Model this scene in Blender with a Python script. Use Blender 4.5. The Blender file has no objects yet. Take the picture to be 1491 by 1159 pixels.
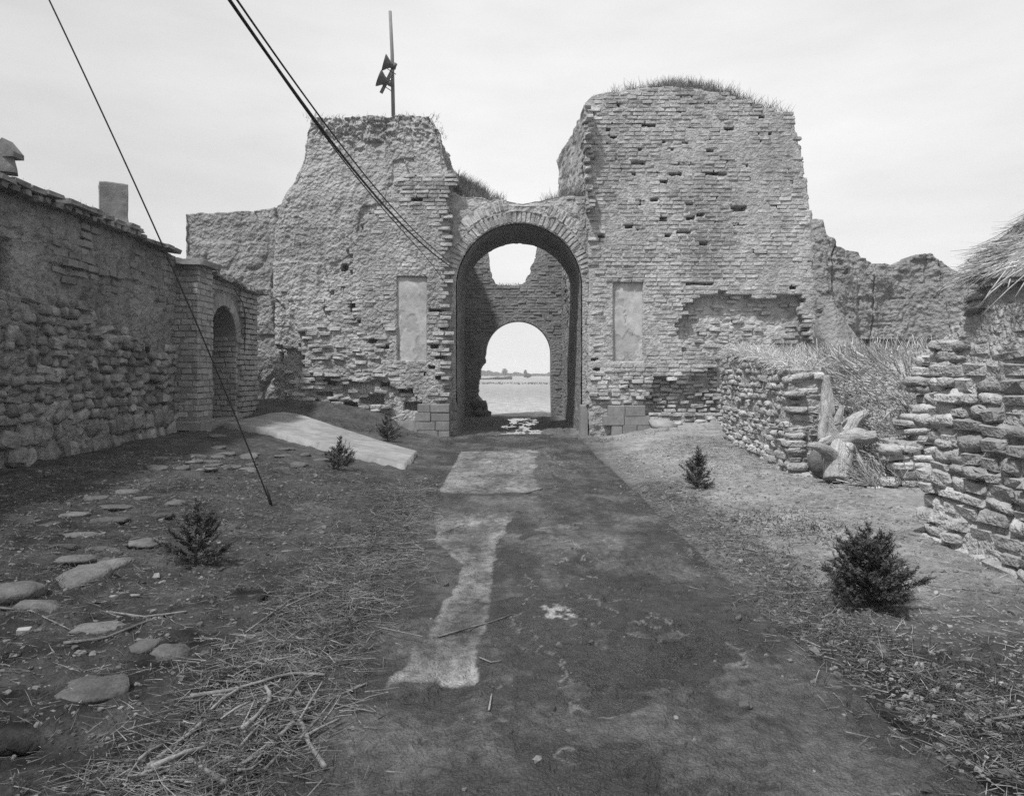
import bpy, math, random
import numpy as np
from mathutils import Vector, Matrix

random.seed(7)
RNG = np.random.default_rng(7)
sc = bpy.context.scene
COL = sc.collection

# ------------------------------------------------------------------ camera, sky, sun, exposure
F, CX, HY, EYE = 1100.0, 745.5, 543.0, 1.69
cam_d = bpy.data.cameras.new("camera")
cam = bpy.data.objects.new("camera", cam_d)
COL.objects.link(cam)
cam.location = (0, 0, EYE)
cam.rotation_euler = (math.radians(90), 0, 0)
cam_d.sensor_width = 36.0
cam_d.lens = F / 1491.0 * 36.0
cam_d.shift_y = -36.5 / 1491.0
cam_d.clip_start = 0.05
cam_d.clip_end = 4000
sc.camera = cam

SUN_EL, SUN_AZ = math.radians(59), (-0.68, -0.73)      # the sun stands high to the left, behind the viewer
world = bpy.data.worlds.new("World")
sc.world = world
world.use_nodes = True
wn, wl = world.node_tree.nodes, world.node_tree.links
for n in list(wn):
    wn.remove(n)
wo = wn.new("ShaderNodeOutputWorld")
bg = wn.new("ShaderNodeBackground")
sky = wn.new("ShaderNodeTexSky")
sky.sky_type = 'NISHITA'
sky.sun_disc = False
sky.sun_elevation = SUN_EL
sky.sun_rotation = math.atan2(SUN_AZ[0], SUN_AZ[1])
sky.air_density = 1.6
sky.dust_density = 5.0
sky.ozone_density = 1.0
bw = wn.new("ShaderNodeRGBToBW")
wl.new(sky.outputs[0], bw.inputs[0])
tc = wn.new("ShaderNodeTexCoord")
mp = wn.new("ShaderNodeMapping")
mp.inputs['Scale'].default_value = (1.0, 1.0, 3.5)
wl.new(tc.outputs['Generated'], mp.inputs[0])
cn = wn.new("ShaderNodeTexNoise")
cn.inputs['Scale'].default_value = 2.2
cn.inputs['Detail'].default_value = 6
cn.inputs['Roughness'].default_value = 0.55
wl.new(mp.outputs[0], cn.inputs['Vector'])
mr = wn.new("ShaderNodeMapRange")
mr.inputs['From Min'].default_value = 0.3
mr.inputs['From Max'].default_value = 0.72
mr.inputs['To Min'].default_value = 8.7
mr.inputs['To Max'].default_value = 11.2
wl.new(cn.outputs[0], mr.inputs[0])
mx = wn.new("ShaderNodeMix")                            # thin bright overcast veil over the clear sky
mx.data_type = 'FLOAT'
mx.inputs[0].default_value = 0.86
wl.new(bw.outputs[0], mx.inputs[2])
sx = wn.new("ShaderNodeSeparateXYZ")
wl.new(tc.outputs['Generated'], sx.inputs[0])
gr = wn.new("ShaderNodeMapRange")                        # the veil is a little thinner towards the left
gr.interpolation_type = 'SMOOTHSTEP'
gr.inputs['From Min'].default_value = -0.62
gr.inputs['From Max'].default_value = -0.02
gr.inputs['To Min'].default_value = 0.76
gr.inputs['To Max'].default_value = 1.0
wl.new(sx.outputs[0], gr.inputs[0])
gm = wn.new("ShaderNodeMath"); gm.operation = 'MULTIPLY'
wl.new(mr.outputs[0], gm.inputs[0]); wl.new(gr.outputs[0], gm.inputs[1])
wl.new(gm.outputs[0], mx.inputs[3])
wl.new(mx.outputs[0], bg.inputs['Color'])
bg.inputs['Strength'].default_value = 0.10
wl.new(bg.outputs[0], wo.inputs['Surface'])

sun_d = bpy.data.lights.new("sun", 'SUN')
sun_d.energy = 4.5
sun_d.angle = math.radians(4.0)
sun_d.color = (1.0, 1.0, 1.0)
sun = bpy.data.objects.new("sun", sun_d)
COL.objects.link(sun)
sun.location = (-20, -15, 30)
ce = math.cos(SUN_EL)
sun.rotation_euler = Vector((SUN_AZ[0] * ce, SUN_AZ[1] * ce, math.sin(SUN_EL))).to_track_quat('Z', 'Y').to_euler()

sc.view_settings.view_transform = 'Standard'
sc.view_settings.look = 'None'
sc.view_settings.exposure = 0.0
sc.view_settings.gamma = 1.0
sc.view_settings.use_curve_mapping = False
sc.cycles.max_bounces = 6
sc.cycles.diffuse_bounces = 3
sc.cycles.volume_bounces = 1
sc.cycles.use_denoising = False
sc.cycles.sample_clamp_indirect = 2.0
sc.cycles.sample_clamp_direct = 6.0
sc.cycles.caustics_reflective = False

# ------------------------------------------------------------------ noise
def _hash(ix, iy, iz, seed):
    ix, iy, iz = np.atleast_1d(ix), np.atleast_1d(iy), np.atleast_1d(iz)
    h = (ix.astype(np.uint32) * np.uint32(374761393) + iy.astype(np.uint32) * np.uint32(668265263)
         + iz.astype(np.uint32) * np.uint32(2147483647) + np.uint32((seed * 974634777) & 0xffffffff))
    h = (h ^ (h >> np.uint32(13))) * np.uint32(1274126177)
    h = h ^ (h >> np.uint32(16))
    return h.astype(np.float32) / np.float32(4294967295.0) * 2 - 1

def vn(x, y, z, seed=0):
    x, y, z = np.broadcast_arrays(np.asarray(x, np.float32), np.asarray(y, np.float32), np.asarray(z, np.float32))
    fx, fy, fz = np.floor(x), np.floor(y), np.floor(z)
    ix, iy, iz = fx.astype(np.int32), fy.astype(np.int32), fz.astype(np.int32)
    tx, ty, tz = x - fx, y - fy, z - fz
    tx, ty, tz = tx * tx * (3 - 2 * tx), ty * ty * (3 - 2 * ty), tz * tz * (3 - 2 * tz)
    def H(a, b, c): return _hash(ix + a, iy + b, iz + c, seed)
    x00 = H(0, 0, 0) * (1 - tx) + H(1, 0, 0) * tx
    x10 = H(0, 1, 0) * (1 - tx) + H(1, 1, 0) * tx
    x01 = H(0, 0, 1) * (1 - tx) + H(1, 0, 1) * tx
    x11 = H(0, 1, 1) * (1 - tx) + H(1, 1, 1) * tx
    return (x00 * (1 - ty) + x10 * ty) * (1 - tz) + (x01 * (1 - ty) + x11 * ty) * tz

def fbm(x, y, z, oct=4, seed=0, gain=0.5):
    a, s, t = 1.0, 0.0, 0.0
    for o in range(oct):
        s = s + a * vn(x, y, z, seed + o * 17)
        t += a
        x, y, z = np.asarray(x) * 2.03 + 3.1, np.asarray(y) * 2.03 + 7.7, np.asarray(z) * 2.03 + 1.3
        a *= gain
    return s / t

def sstep(a, b, x):
    t = np.clip((np.asarray(x, float) - a) / (b - a), 0, 1)
    return t * t * (3 - 2 * t)

def WX(px, d): return (px - CX) * d / F
def WZ(py, d): return EYE + (HY - py) * d / F

# ------------------------------------------------------------------ object helpers
WL = {}
def tag(o, label=None, cat=None, group=None, kind=None):
    if label: o['label'] = label
    if cat: o['category'] = cat
    if group: o['group'] = group
    if kind: o['kind'] = kind
    return o

def place(o, w, parent=None):
    w = Vector(w)
    if parent is not None:
        o.parent = parent
        o.location = w - WL[parent.name]
    else:
        o.location = w
    WL[o.name] = w
    return o

def thing(name, loc, label, cat, group=None):
    o = bpy.data.objects.new(name, None)
    o.empty_display_size = 0.3
    COL.objects.link(o)
    place(o, loc)
    return tag(o, label, cat, group)

def make_mesh(name, V, Q=None, T=None, smooth=False, attrs=None):
    V = np.ascontiguousarray(V, dtype=np.float32).reshape(-1, 3)
    me = bpy.data.meshes.new(name)
    nq = 0 if Q is None else len(Q)
    nt = 0 if T is None else len(T)
    me.vertices.add(len(V))
    me.vertices.foreach_set('co', V.ravel())
    idx, tot = [], []
    if nq: idx.append(np.asarray(Q, np.int32).ravel()); tot.append(np.full(nq, 4, np.int32))
    if nt: idx.append(np.asarray(T, np.int32).ravel()); tot.append(np.full(nt, 3, np.int32))
    idx, tot = np.concatenate(idx), np.concatenate(tot)
    me.loops.add(len(idx))
    me.loops.foreach_set('vertex_index', idx)
    me.polygons.add(len(tot))
    st = np.zeros(len(tot), np.int32); st[1:] = np.cumsum(tot)[:-1]
    me.polygons.foreach_set('loop_start', st)
    me.polygons.foreach_set('use_smooth', np.full(len(tot), bool(smooth)))
    me.update(calc_edges=True)
    if attrs:
        for k, a in attrs.items():
            at = me.attributes.new(k, 'FLOAT', 'POINT')
            at.data.foreach_set('value', np.ascontiguousarray(a, np.float32).ravel())
    return me

def mk(name, V, Q=None, T=None, mat=None, parent=None, smooth=False, attrs=None, kind=None, recentre=True):
    V = np.asarray(V, np.float64).reshape(-1, 3)
    c = np.zeros(3)
    if recentre:
        lo, hi = V.min(0), V.max(0)
        c = np.array([(lo[0] + hi[0]) / 2, (lo[1] + hi[1]) / 2, lo[2]])
    me = make_mesh(name, V - c, Q, T, smooth, attrs)
    if mat: me.materials.append(mat)
    o = bpy.data.objects.new(name, me)
    COL.objects.link(o)
    place(o, c, parent)
    if kind: o['kind'] = kind
    return o

def join(parts):
    Vs, Qs, Ts, n = [], [], [], 0
    for p in parts:
        V, Q = p[0], p[1]
        T = p[2] if len(p) > 2 else None
        Vs.append(V)
        if Q is not None and len(Q): Qs.append(np.asarray(Q) + n)
        if T is not None and len(T): Ts.append(np.asarray(T) + n)
        n += len(V)
    return np.concatenate(Vs), (np.concatenate(Qs) if Qs else None), (np.concatenate(Ts) if Ts else None)

def gridq(nr, ncol, wrap=False):
    i = np.arange(nr - 1)[:, None]
    j = np.arange(ncol if wrap else ncol - 1)[None, :]
    j2 = (j + 1) % ncol
    return np.stack([i * ncol + j, i * ncol + j2, (i + 1) * ncol + j2, (i + 1) * ncol + j], -1).reshape(-1, 4)

# ------------------------------------------------------------------ materials
def mat(name, lo, hi, s=(1.2, 9, 55), w=(0.4, 0.35, 0.25), rough=0.92, bump=0.5, bdist=0.012, stretch=(1, 1, 1),
        ovar=0.0, avar=0.0, spec=0.25, contrast=2.3, fn=None, vor=0.0, streak=0.0):
    m = bpy.data.materials.new(name)
    m.use_nodes = True
    N, L = m.node_tree.nodes, m.node_tree.links
    b = N['Principled BSDF']
    b.inputs['Roughness'].default_value = rough
    b.inputs['Specular IOR Level'].default_value = spec
    g = N.new('ShaderNodeNewGeometry')
    mp = N.new('ShaderNodeMapping'); mp.inputs['Scale'].default_value = stretch
    L.new(g.outputs['Position'], mp.inputs[0])
    acc = None
    bacc = None
    def math_(op, a, bb):
        n = N.new('ShaderNodeMath'); n.operation = op
        for i, v in enumerate((a, bb)):
            if isinstance(v, (int, float)): n.inputs[i].default_value = v
            else: L.new(v, n.inputs[i])
        return n.outputs[0]
    for k in range(3):
        t = N.new('ShaderNodeTexNoise')
        t.inputs['Scale'].default_value = s[k]; t.inputs['Detail'].default_value = 4 if k < 2 else 3
        t.inputs['Roughness'].default_value = 0.6
        L.new(mp.outputs[0], t.inputs['Vector'])
        v = math_('MULTIPLY', t.outputs[0], w[k])
        acc = v if acc is None else math_('ADD', acc, v)
        if k > 0:
            v2 = math_('MULTIPLY', t.outputs[0], 1.0 if k == 1 else 0.45)
            bacc = v2 if bacc is None else math_('ADD', bacc, v2)
    if vor:
        vv = N.new('ShaderNodeTexVoronoi'); vv.inputs['Scale'].default_value = vor
        wp = N.new('ShaderNodeTexNoise'); wp.inputs['Scale'].default_value = vor * 0.7; wp.inputs['Detail'].default_value = 3
        L.new(mp.outputs[0], wp.inputs['Vector'])
        mxv = N.new('ShaderNodeMix'); mxv.data_type = 'VECTOR'; mxv.inputs[0].default_value = 1.6 / vor
        L.new(mp.outputs[0], mxv.inputs[4]); L.new(wp.outputs['Color'], mxv.inputs[5])
        L.new(mxv.outputs[1], vv.inputs['Vector'])
        bacc = math_('ADD', bacc, math_('MULTIPLY', vv.outputs['Distance'], -0.9))
    c = math_('ADD', math_('MULTIPLY', math_('SUBTRACT', acc, 0.5 * sum(w)), contrast * 2.2), 0.5)
    mrn = N.new('ShaderNodeMapRange')
    mrn.inputs['To Min'].default_value = lo; mrn.inputs['To Max'].default_value = hi
    L.new(c, mrn.inputs[0])
    val = mrn.outputs[0]
    if ovar:
        oi = N.new('ShaderNodeObjectInfo')
        val = math_('MULTIPLY', val, math_('ADD', math_('MULTIPLY', oi.outputs['Random'], 2 * ovar), 1 - ovar))
    if avar:
        at = N.new('ShaderNodeAttribute'); at.attribute_name = 'tone'
        val = math_('MULTIPLY', val, math_('ADD', math_('MULTIPLY', at.outputs['Fac'], 2 * avar), 1 - avar))
    if streak:
        ms = N.new('ShaderNodeMapping'); ms.inputs['Scale'].default_value = (1.6, 1.6, 0.22)
        L.new(g.outputs['Position'], ms.inputs[0])
        ts = N.new('ShaderNodeTexNoise'); ts.inputs['Scale'].default_value = 1.0; ts.inputs['Detail'].default_value = 6; ts.inputs['Roughness'].default_value = 0.65
        L.new(ms.outputs[0], ts.inputs['Vector'])
        val = math_('MULTIPLY', val, math_('ADD', 1 - streak, math_('MULTIPLY', ts.outputs[0], 2 * streak)))
    ctx = dict(N=N, L=L, b=b, math=math_, val=val, pos=mp.outputs[0], bump=bacc)
    if fn:
        r = fn(ctx)
        val = r if r is not None else val
        bacc = ctx['bump']
    L.new(val, b.inputs['Base Color'])
    if bump:
        bn = N.new('ShaderNodeBump')
        bn.inputs['Strength'].default_value = bump; bn.inputs['Distance'].default_value = bdist
        L.new(bacc, bn.inputs['Height'])
        L.new(bn.outputs[0], b.inputs['Normal'])
    return m

M = {}
M['brick_one'] = mat('mud_brick_single', 0.2, 0.46, s=(0.9, 7, 45), bump=0.7, bdist=0.02, ovar=0.14, vor=24, streak=0.45)
M['brick_mass'] = mat('mud_brick', 0.2, 0.46, s=(0.9, 7, 45), bump=0.7, bdist=0.02, avar=0.14, vor=24, streak=0.45)
M['mortar'] = mat('mud_mortar', 0.21, 0.43, s=(0.8, 7, 38), bump=0.8, bdist=0.03, vor=17, streak=0.45)
M['earth'] = mat('rammed_earth', 0.2, 0.39, s=(0.7, 6, 34), bump=1.0, bdist=0.06, vor=12, streak=0.45)
M['earth_mid'] = mat('eroded_rammed_earth', 0.15, 0.32, s=(0.6, 5, 30), bump=1.0, bdist=0.07, vor=10, streak=0.5)
M['earth_dark'] = mat('weathered_shaded_earth', 0.16, 0.3, s=(0.5, 4, 26), bump=1.0, bdist=0.08, vor=9, streak=0.4)  # shade of the right earth wall and its mound put into the colour
M['plaster'] = mat('pale_plaster', 0.26, 0.46, s=(1.8, 7, 40), bump=0.4, bdist=0.015, contrast=2.0, avar=0.3)
M['lime'] = mat('white_mortar', 0.40, 0.58, s=(2, 12, 60), bump=0.4, bdist=0.01)
M['block_one'] = mat('cement_block', 0.17, 0.24, s=(1.5, 12, 90), bump=0.25, bdist=0.006, ovar=0.10)
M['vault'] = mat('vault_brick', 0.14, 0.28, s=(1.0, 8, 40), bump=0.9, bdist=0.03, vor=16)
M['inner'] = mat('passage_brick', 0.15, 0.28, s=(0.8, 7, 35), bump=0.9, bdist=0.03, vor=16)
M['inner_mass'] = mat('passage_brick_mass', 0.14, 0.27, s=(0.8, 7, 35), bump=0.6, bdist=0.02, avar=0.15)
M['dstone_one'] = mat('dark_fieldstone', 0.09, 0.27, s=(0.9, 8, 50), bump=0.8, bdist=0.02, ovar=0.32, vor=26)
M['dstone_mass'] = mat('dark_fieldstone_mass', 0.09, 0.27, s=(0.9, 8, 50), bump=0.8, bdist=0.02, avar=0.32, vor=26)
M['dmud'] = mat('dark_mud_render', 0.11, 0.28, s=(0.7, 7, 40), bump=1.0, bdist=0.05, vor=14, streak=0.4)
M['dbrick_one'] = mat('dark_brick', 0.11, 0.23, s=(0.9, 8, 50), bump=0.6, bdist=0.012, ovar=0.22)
M['gbrick_one'] = mat('doorway_brick', 0.18, 0.33, s=(0.9, 8, 50), bump=0.5, bdist=0.012, ovar=0.18)
M['gmud'] = mat('doorway_mud', 0.12, 0.21, s=(0.9, 8, 50), bump=0.7, bdist=0.02)
M['lstone_one'] = mat('pale_fieldstone', 0.24, 0.46, s=(1.1, 9, 60), bump=0.8, bdist=0.02, ovar=0.25, vor=30)
M['lstone_mass'] = mat('pale_fieldstone_mass', 0.24, 0.46, s=(1.1, 9, 60), bump=0.8, bdist=0.02, avar=0.25, vor=30)
M['lmud'] = mat('pale_mud_render', 0.26, 0.46, s=(0.9, 8, 50), bump=1.0, bdist=0.04, vor=18, streak=0.4)
M['boulder'] = mat('river_boulder', 0.24, 0.40, s=(2, 10, 60), bump=0.3, bdist=0.01, ovar=0.2)
M['gstone'] = mat('ground_stone', 0.055, 0.12, s=(3, 14, 80), bump=0.7, bdist=0.01, ovar=0.35, vor=40)
M['straw'] = mat('pale_straw', 0.3, 0.58, s=(3, 20, 90), bump=0, avar=0.45, rough=0.7)
M['thatch'] = mat('thatch_straw', 0.22, 0.46, s=(3, 20, 90), bump=0, avar=0.5, rough=0.7)
M['litter'] = mat('damp_straw_litter', 0.05, 0.18, s=(1.5, 9, 60), bump=0, avar=0.65, rough=0.7)
M['litter_pale'] = mat('dry_straw_litter', 0.17, 0.38, s=(1.5, 9, 60), bump=0, avar=0.55, rough=0.7)
M['stalk'] = mat('dry_stalk', 0.075, 0.21, s=(6, 30, 120), bump=0.4, bdist=0.003, ovar=0.35, rough=0.7)
M['weed'] = mat('dark_weeds', 0.025, 0.075, s=(2, 9, 40), bump=0, avar=0.5, rough=0.7)
M['grass'] = mat('wall_top_grass', 0.06, 0.16, s=(1, 6, 30), bump=0, avar=0.55, rough=0.7)
M['needle'] = mat('conifer_needles', 0.02, 0.075, s=(4, 20, 80), bump=0, avar=0.6, rough=0.55, spec=0.35)
M['bark'] = mat('dark_bark', 0.04, 0.09, s=(4, 20, 80), bump=0.5, bdist=0.004)
def wood_fn(c):
    N, L = c['N'], c['L']
    cb = N.new('ShaderNodeCombineXYZ')
    for q, nm in enumerate(('ga', 'gb', 'gc')):
        at = N.new('ShaderNodeAttribute'); at.attribute_name = nm
        L.new(at.outputs['Fac'], cb.inputs[q])
    t = N.new('ShaderNodeTexNoise'); t.inputs['Scale'].default_value = 42; t.inputs['Detail'].default_value = 5; t.inputs['Roughness'].default_value = 0.65
    L.new(cb.outputs[0], t.inputs['Vector'])
    m_ = c['math']
    c['bump'] = m_('ADD', m_('MULTIPLY', t.outputs[0], 2.2), m_('MULTIPLY', c['bump'], 0.5))
    return m_('MULTIPLY', c['val'], m_('ADD', 0.25, m_('MULTIPLY', t.outputs[0], 1.5)))
M['drift'] = mat('bleached_wood', 0.22, 0.54, s=(2.2, 9, 60), bump=1.0, bdist=0.03, contrast=1.6, fn=wood_fn)
M['logw'] = mat('old_log', 0.08, 0.17, s=(3, 16, 70), bump=0.9, bdist=0.02)
M['pole'] = mat('grey_pole_wood', 0.12, 0.22, s=(3, 14, 60), bump=0.4, bdist=0.005, stretch=(3, 3, 0.4))
M['horn'] = mat('dull_horn_metal', 0.05, 0.10, s=(3, 14, 60), bump=0.05, rough=0.5)
M['wire'] = mat('black_cable', 0.006, 0.012, bump=0, rough=0.55)
M['timber'] = mat('old_dark_timber', 0.035, 0.07, s=(3, 14, 60), bump=0.4, bdist=0.005, stretch=(3, 3, 0.4))
M['void'] = mat('dark_recess_mud', 0.03, 0.06, bump=0.3)
M['concrete'] = mat('pale_concrete', 0.17, 0.3, s=(1.1, 5, 60), bump=0.45, bdist=0.006, rough=0.85, streak=0.4)
M['far_leaf'] = mat('far_foliage', 0.04, 0.10, s=(0.05, 0.5, 3), bump=0, avar=0.4)
M['far_wall'] = mat('far_village_wall', 0.22, 0.34, bump=0)
M['paper'] = mat('scrap_paper', 0.55, 0.7, bump=0)

# ground: colour follows a tone map of dampness and painted-in lens falloff; stones and straw dust in it
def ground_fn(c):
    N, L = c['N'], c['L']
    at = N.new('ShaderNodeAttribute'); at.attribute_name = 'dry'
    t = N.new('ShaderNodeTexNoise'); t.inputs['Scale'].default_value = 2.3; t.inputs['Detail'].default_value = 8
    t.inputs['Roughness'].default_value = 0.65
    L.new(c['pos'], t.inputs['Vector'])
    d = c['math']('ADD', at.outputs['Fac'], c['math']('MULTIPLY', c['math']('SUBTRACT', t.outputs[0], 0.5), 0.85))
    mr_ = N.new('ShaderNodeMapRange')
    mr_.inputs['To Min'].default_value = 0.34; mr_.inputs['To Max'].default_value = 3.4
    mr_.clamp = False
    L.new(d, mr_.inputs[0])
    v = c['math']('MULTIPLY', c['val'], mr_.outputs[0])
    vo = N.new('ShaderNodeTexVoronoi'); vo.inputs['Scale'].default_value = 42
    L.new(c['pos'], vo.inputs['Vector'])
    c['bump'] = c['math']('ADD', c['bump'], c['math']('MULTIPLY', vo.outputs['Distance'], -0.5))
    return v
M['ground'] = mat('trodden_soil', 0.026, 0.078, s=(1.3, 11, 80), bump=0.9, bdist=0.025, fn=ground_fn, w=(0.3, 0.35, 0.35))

def road_fn(c):
    N, L = c['N'], c['L']
    m_ = c['math']
    at = N.new('ShaderNodeAttribute'); at.attribute_name = 'dry'
    sm = N.new('ShaderNodeAttribute'); sm.attribute_name = 'scum'
    dr = m_('ADD', 1.0, m_('MULTIPLY', at.outputs['Fac'], 5.6))
    v = m_('MULTIPLY', c['val'], dr)
    mxn = N.new('ShaderNodeMix'); mxn.data_type = 'FLOAT'
    L.new(sm.outputs['Fac'], mxn.inputs[0]); L.new(v, mxn.inputs[2]); mxn.inputs[3].default_value = 0.32
    rr = N.new('ShaderNodeTexNoise'); rr.inputs['Scale'].default_value = 3.0; rr.inputs['Detail'].default_value = 6
    L.new(c['pos'], rr.inputs['Vector'])
    ro = m_('ADD', m_('MULTIPLY', rr.outputs[0], 0.55), m_('ADD', 0.30, m_('MULTIPLY', at.outputs['Fac'], 0.45)))
    wa = N.new('ShaderNodeAttribute'); wa.attribute_name = 'wet'
    ro = m_('MAXIMUM', 0.34, m_('SUBTRACT', ro, m_('MULTIPLY', wa.outputs['Fac'], 0.15)))
    L.new(ro, c['b'].inputs['Roughness'])
    return mxn.outputs[0]
M['road'] = mat('wet_road_surface', 0.008, 0.045, s=(1.6, 14, 130), bump=0.9, bdist=0.02, fn=road_fn, spec=0.4, w=(0.3, 0.35, 0.35), vor=55)

mw = bpy.data.materials.new('puddle_water'); mw.use_nodes = True
_b = mw.node_tree.nodes['Principled BSDF']
_b.inputs['Base Color'].default_value = (0.03, 0.03, 0.03, 1)
_b.inputs['Roughness'].default_value = 0.10
_b.inputs['IOR'].default_value = 1.33
_b.inputs['Specular IOR Level'].default_value = 1.0
M['water'] = mw

# ------------------------------------------------------------------ pieces: bricks and stones
def tmpl_brick(b=0.10):
    V, c = [], 0.5
    for sx in (-1, 1):
        for sy in (-1, 1):
            for sz in (-1, 1):
                V += [(sx * c, sy * (c - b), sz * (c - b)), (sx * (c - b * .6), sy * c, sz * (c - b)), (sx * (c - b * .6), sy * (c - b), sz * c)]
    V = np.array(V)
    def I(sx, sy, sz, a): return ((sx > 0) * 4 + (sy > 0) * 2 + (sz > 0)) * 3 + a
    Q, T = [], []
    for s in (-1, 1):
        q = [I(s, -1, -1, 0), I(s, 1, -1, 0), I(s, 1, 1, 0), I(s, -1, 1, 0)]; Q.append(q if s > 0 else q[::-1])
        q = [I(-1, s, -1, 1), I(1, s, -1, 1), I(1, s, 1, 1), I(-1, s, 1, 1)]; Q.append(q[::-1] if s > 0 else q)
        q = [I(-1, -1, s, 2), I(1, -1, s, 2), I(1, 1, s, 2), I(-1, 1, s, 2)]; Q.append(q if s > 0 else q[::-1])
    for s1 in (-1, 1):
        for s2 in (-1, 1):
            q = [I(s1, s2, -1, 0), I(s1, s2, -1, 1), I(s1, s2, 1, 1), I(s1, s2, 1, 0)]; Q.append(q if s1 * s2 > 0 else q[::-1])
            q = [I(s1, -1, s2, 0), I(s1, -1, s2, 2), I(s1, 1, s2, 2), I(s1, 1, s2, 0)]; Q.append(q[::-1] if s1 * s2 > 0 else q)
            q = [I(-1, s1, s2, 1), I(-1, s1, s2, 2), I(1, s1, s2, 2), I(1, s1, s2, 1)]; Q.append(q[::-1] if s1 * s2 < 0 else q)
    for sx in (-1, 1):
        for sy in (-1, 1):
            for sz in (-1, 1):
                t = [I(sx, sy, sz, 0), I(sx, sy, sz, 1), I(sx, sy, sz, 2)]; T.append(t if sx * sy * sz > 0 else t[::-1])
    return V, np.array(Q), np.array(T)

def tmpl_stone(n=3, p=3.2):
    V, key, Q = [], {}, []
    def vid(a):
        k = tuple(np.round(a, 5))
        if k not in key:
            key[k] = len(V); V.append(a)
        return key[k]
    L_ = np.linspace(-1, 1, n)
    for ax in range(3):
        for s in (-1, 1):
            for i in range(n - 1):
                for j in range(n - 1):
                    q = []
                    for (u, v) in ((L_[i], L_[j]), (L_[i + 1], L_[j]), (L_[i + 1], L_[j + 1]), (L_[i], L_[j + 1])):
                        a = np.zeros(3); a[ax] = s; a[(ax + 1) % 3] = u; a[(ax + 2) % 3] = v
                        q.append(vid(a))
                    Q.append(q if s > 0 else q[::-1])
    V = np.array(V)
    r = (np.abs(V) ** p).sum(1) ** (1 / p)
    V = V / r[:, None] * 0.5
    return V, np.array(Q), np.zeros((0, 3), int)

TB = tmpl_brick(0.10)
TBR = tmpl_brick(0.2)
TS = tmpl_stone(4, 6.5)
TS4 = tmpl_stone(4, 8.0)
TSR = tmpl_stone(4, 3.2)

def rotm(e):
    cx, cy, cz = np.cos(e).T; sx, sy, sz = np.sin(e).T
    R = np.empty((len(e), 3, 3))
    R[:, 0, 0] = cy * cz; R[:, 0, 1] = sx * sy * cz - cx * sz; R[:, 0, 2] = cx * sy * cz + sx * sz
    R[:, 1, 0] = cy * sz; R[:, 1, 1] = sx * sy * sz + cx * cz; R[:, 1, 2] = cx * sy * sz - sx * cz
    R[:, 2, 0] = -sy; R[:, 2, 1] = sx * cy; R[:, 2, 2] = cx * cy
    return R

def merged(tm, C, S, E, jit, rng, tone=None):
    V0, Q0, T0 = tm
    n, k = len(C), len(V0)
    J = rng.normal(0, jit, (n, k, 3))
    V = (V0[None] + J) * np.asarray(S)[:, None, :]
    V = np.einsum('nij,nkj->nki', rotm(np.asarray(E)), V) + np.asarray(C)[:, None, :]
    off = (np.arange(n) * k)[:, None, None]
    Q = (Q0[None] + off).reshape(-1, 4)
    T = (T0[None] + off).reshape(-1, 3) if len(T0) else None
    tone = rng.random(n) if tone is None else tone
    return V.reshape(-1, 3), Q, T, np.repeat(tone, k)

VARS = {}
def variants(key, tm, jit, n, m, smooth):
    if key not in VARS:
        rng = np.random.default_rng(len(VARS) + 3)
        out = []
        for i in range(n):
            V = tm[0] + rng.normal(0, jit, tm[0].shape)
            me = make_mesh(key, V, tm[1], tm[2] if len(tm[2]) else None, smooth, {'tone': np.full(len(V), 0.5)})
            me.materials.append(m)
            out.append(me)
        VARS[key] = out
    return VARS[key]

def lay_mixed(name, parent, key, tm, m_one, m_mass, C, S, E, jit, score, limit, rng, massname, share=0.6):
    ang = rng.random(len(C)) < share
    for sel, k2, t2, j2, sm2 in ((ang, key + '_angular', TBR, 0.045, False), (~ang, key, tm, jit, True)):
        lay(name, parent, k2, t2, m_one, m_mass, C[sel], S[sel], E[sel], j2, score[sel], int(limit * (share if sm2 is False else 1 - share)), sm2, rng, massname, 14)

def lay(name, parent, key, tm, m_one, m_mass, C, S, E, jit, score=None, limit=300, smooth=False, rng=RNG, massname=None, nvar=10):
    """the LIMIT most visible pieces become parts of their own, the rest one part of many pieces"""
    C, S, E = np.asarray(C, float), np.asarray(S, float), np.asarray(E, float)
    n = len(C)
    if n == 0: return
    order = np.argsort(-(S[:, 0] * S[:, 2] if score is None else score))
    one, rest = order[:limit], order[limit:]
    vs = variants(key, tm, jit, nvar, m_one, smooth)
    pw = WL[parent.name] if parent is not None else Vector((0, 0, 0))
    for i in one:
        o = bpy.data.objects.new(name, vs[int(rng.integers(len(vs)))])
        COL.objects.link(o)
        o.parent = parent
        o.location = Vector(C[i]) - pw
        o.rotation_euler = E[i]
        o.scale = S[i]
    if len(rest):
        V, Q, T, tone = merged(tm, C[rest], S[rest], E[rest], jit, rng)
        mk(massname or name + '_infill', V, Q, T, m_mass, parent, smooth, {'tone': tone}, kind='stuff')

class Frame:
    """local wall frame: x along the wall, y into it (front face at y = 0), z up"""
    def __init__(s, ox, oy, yaw): s.o, s.yaw, s.c, s.s = (ox, oy), yaw, math.cos(yaw), math.sin(yaw)
    def pts(s, x, y, z):
        x, y, z = np.broadcast_arrays(np.asarray(x, float), np.asarray(y, float), np.asarray(z, float))
        return np.stack([s.o[0] + s.c * x - s.s * y, s.o[1] + s.s * x + s.c * y, z], -1)

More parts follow.
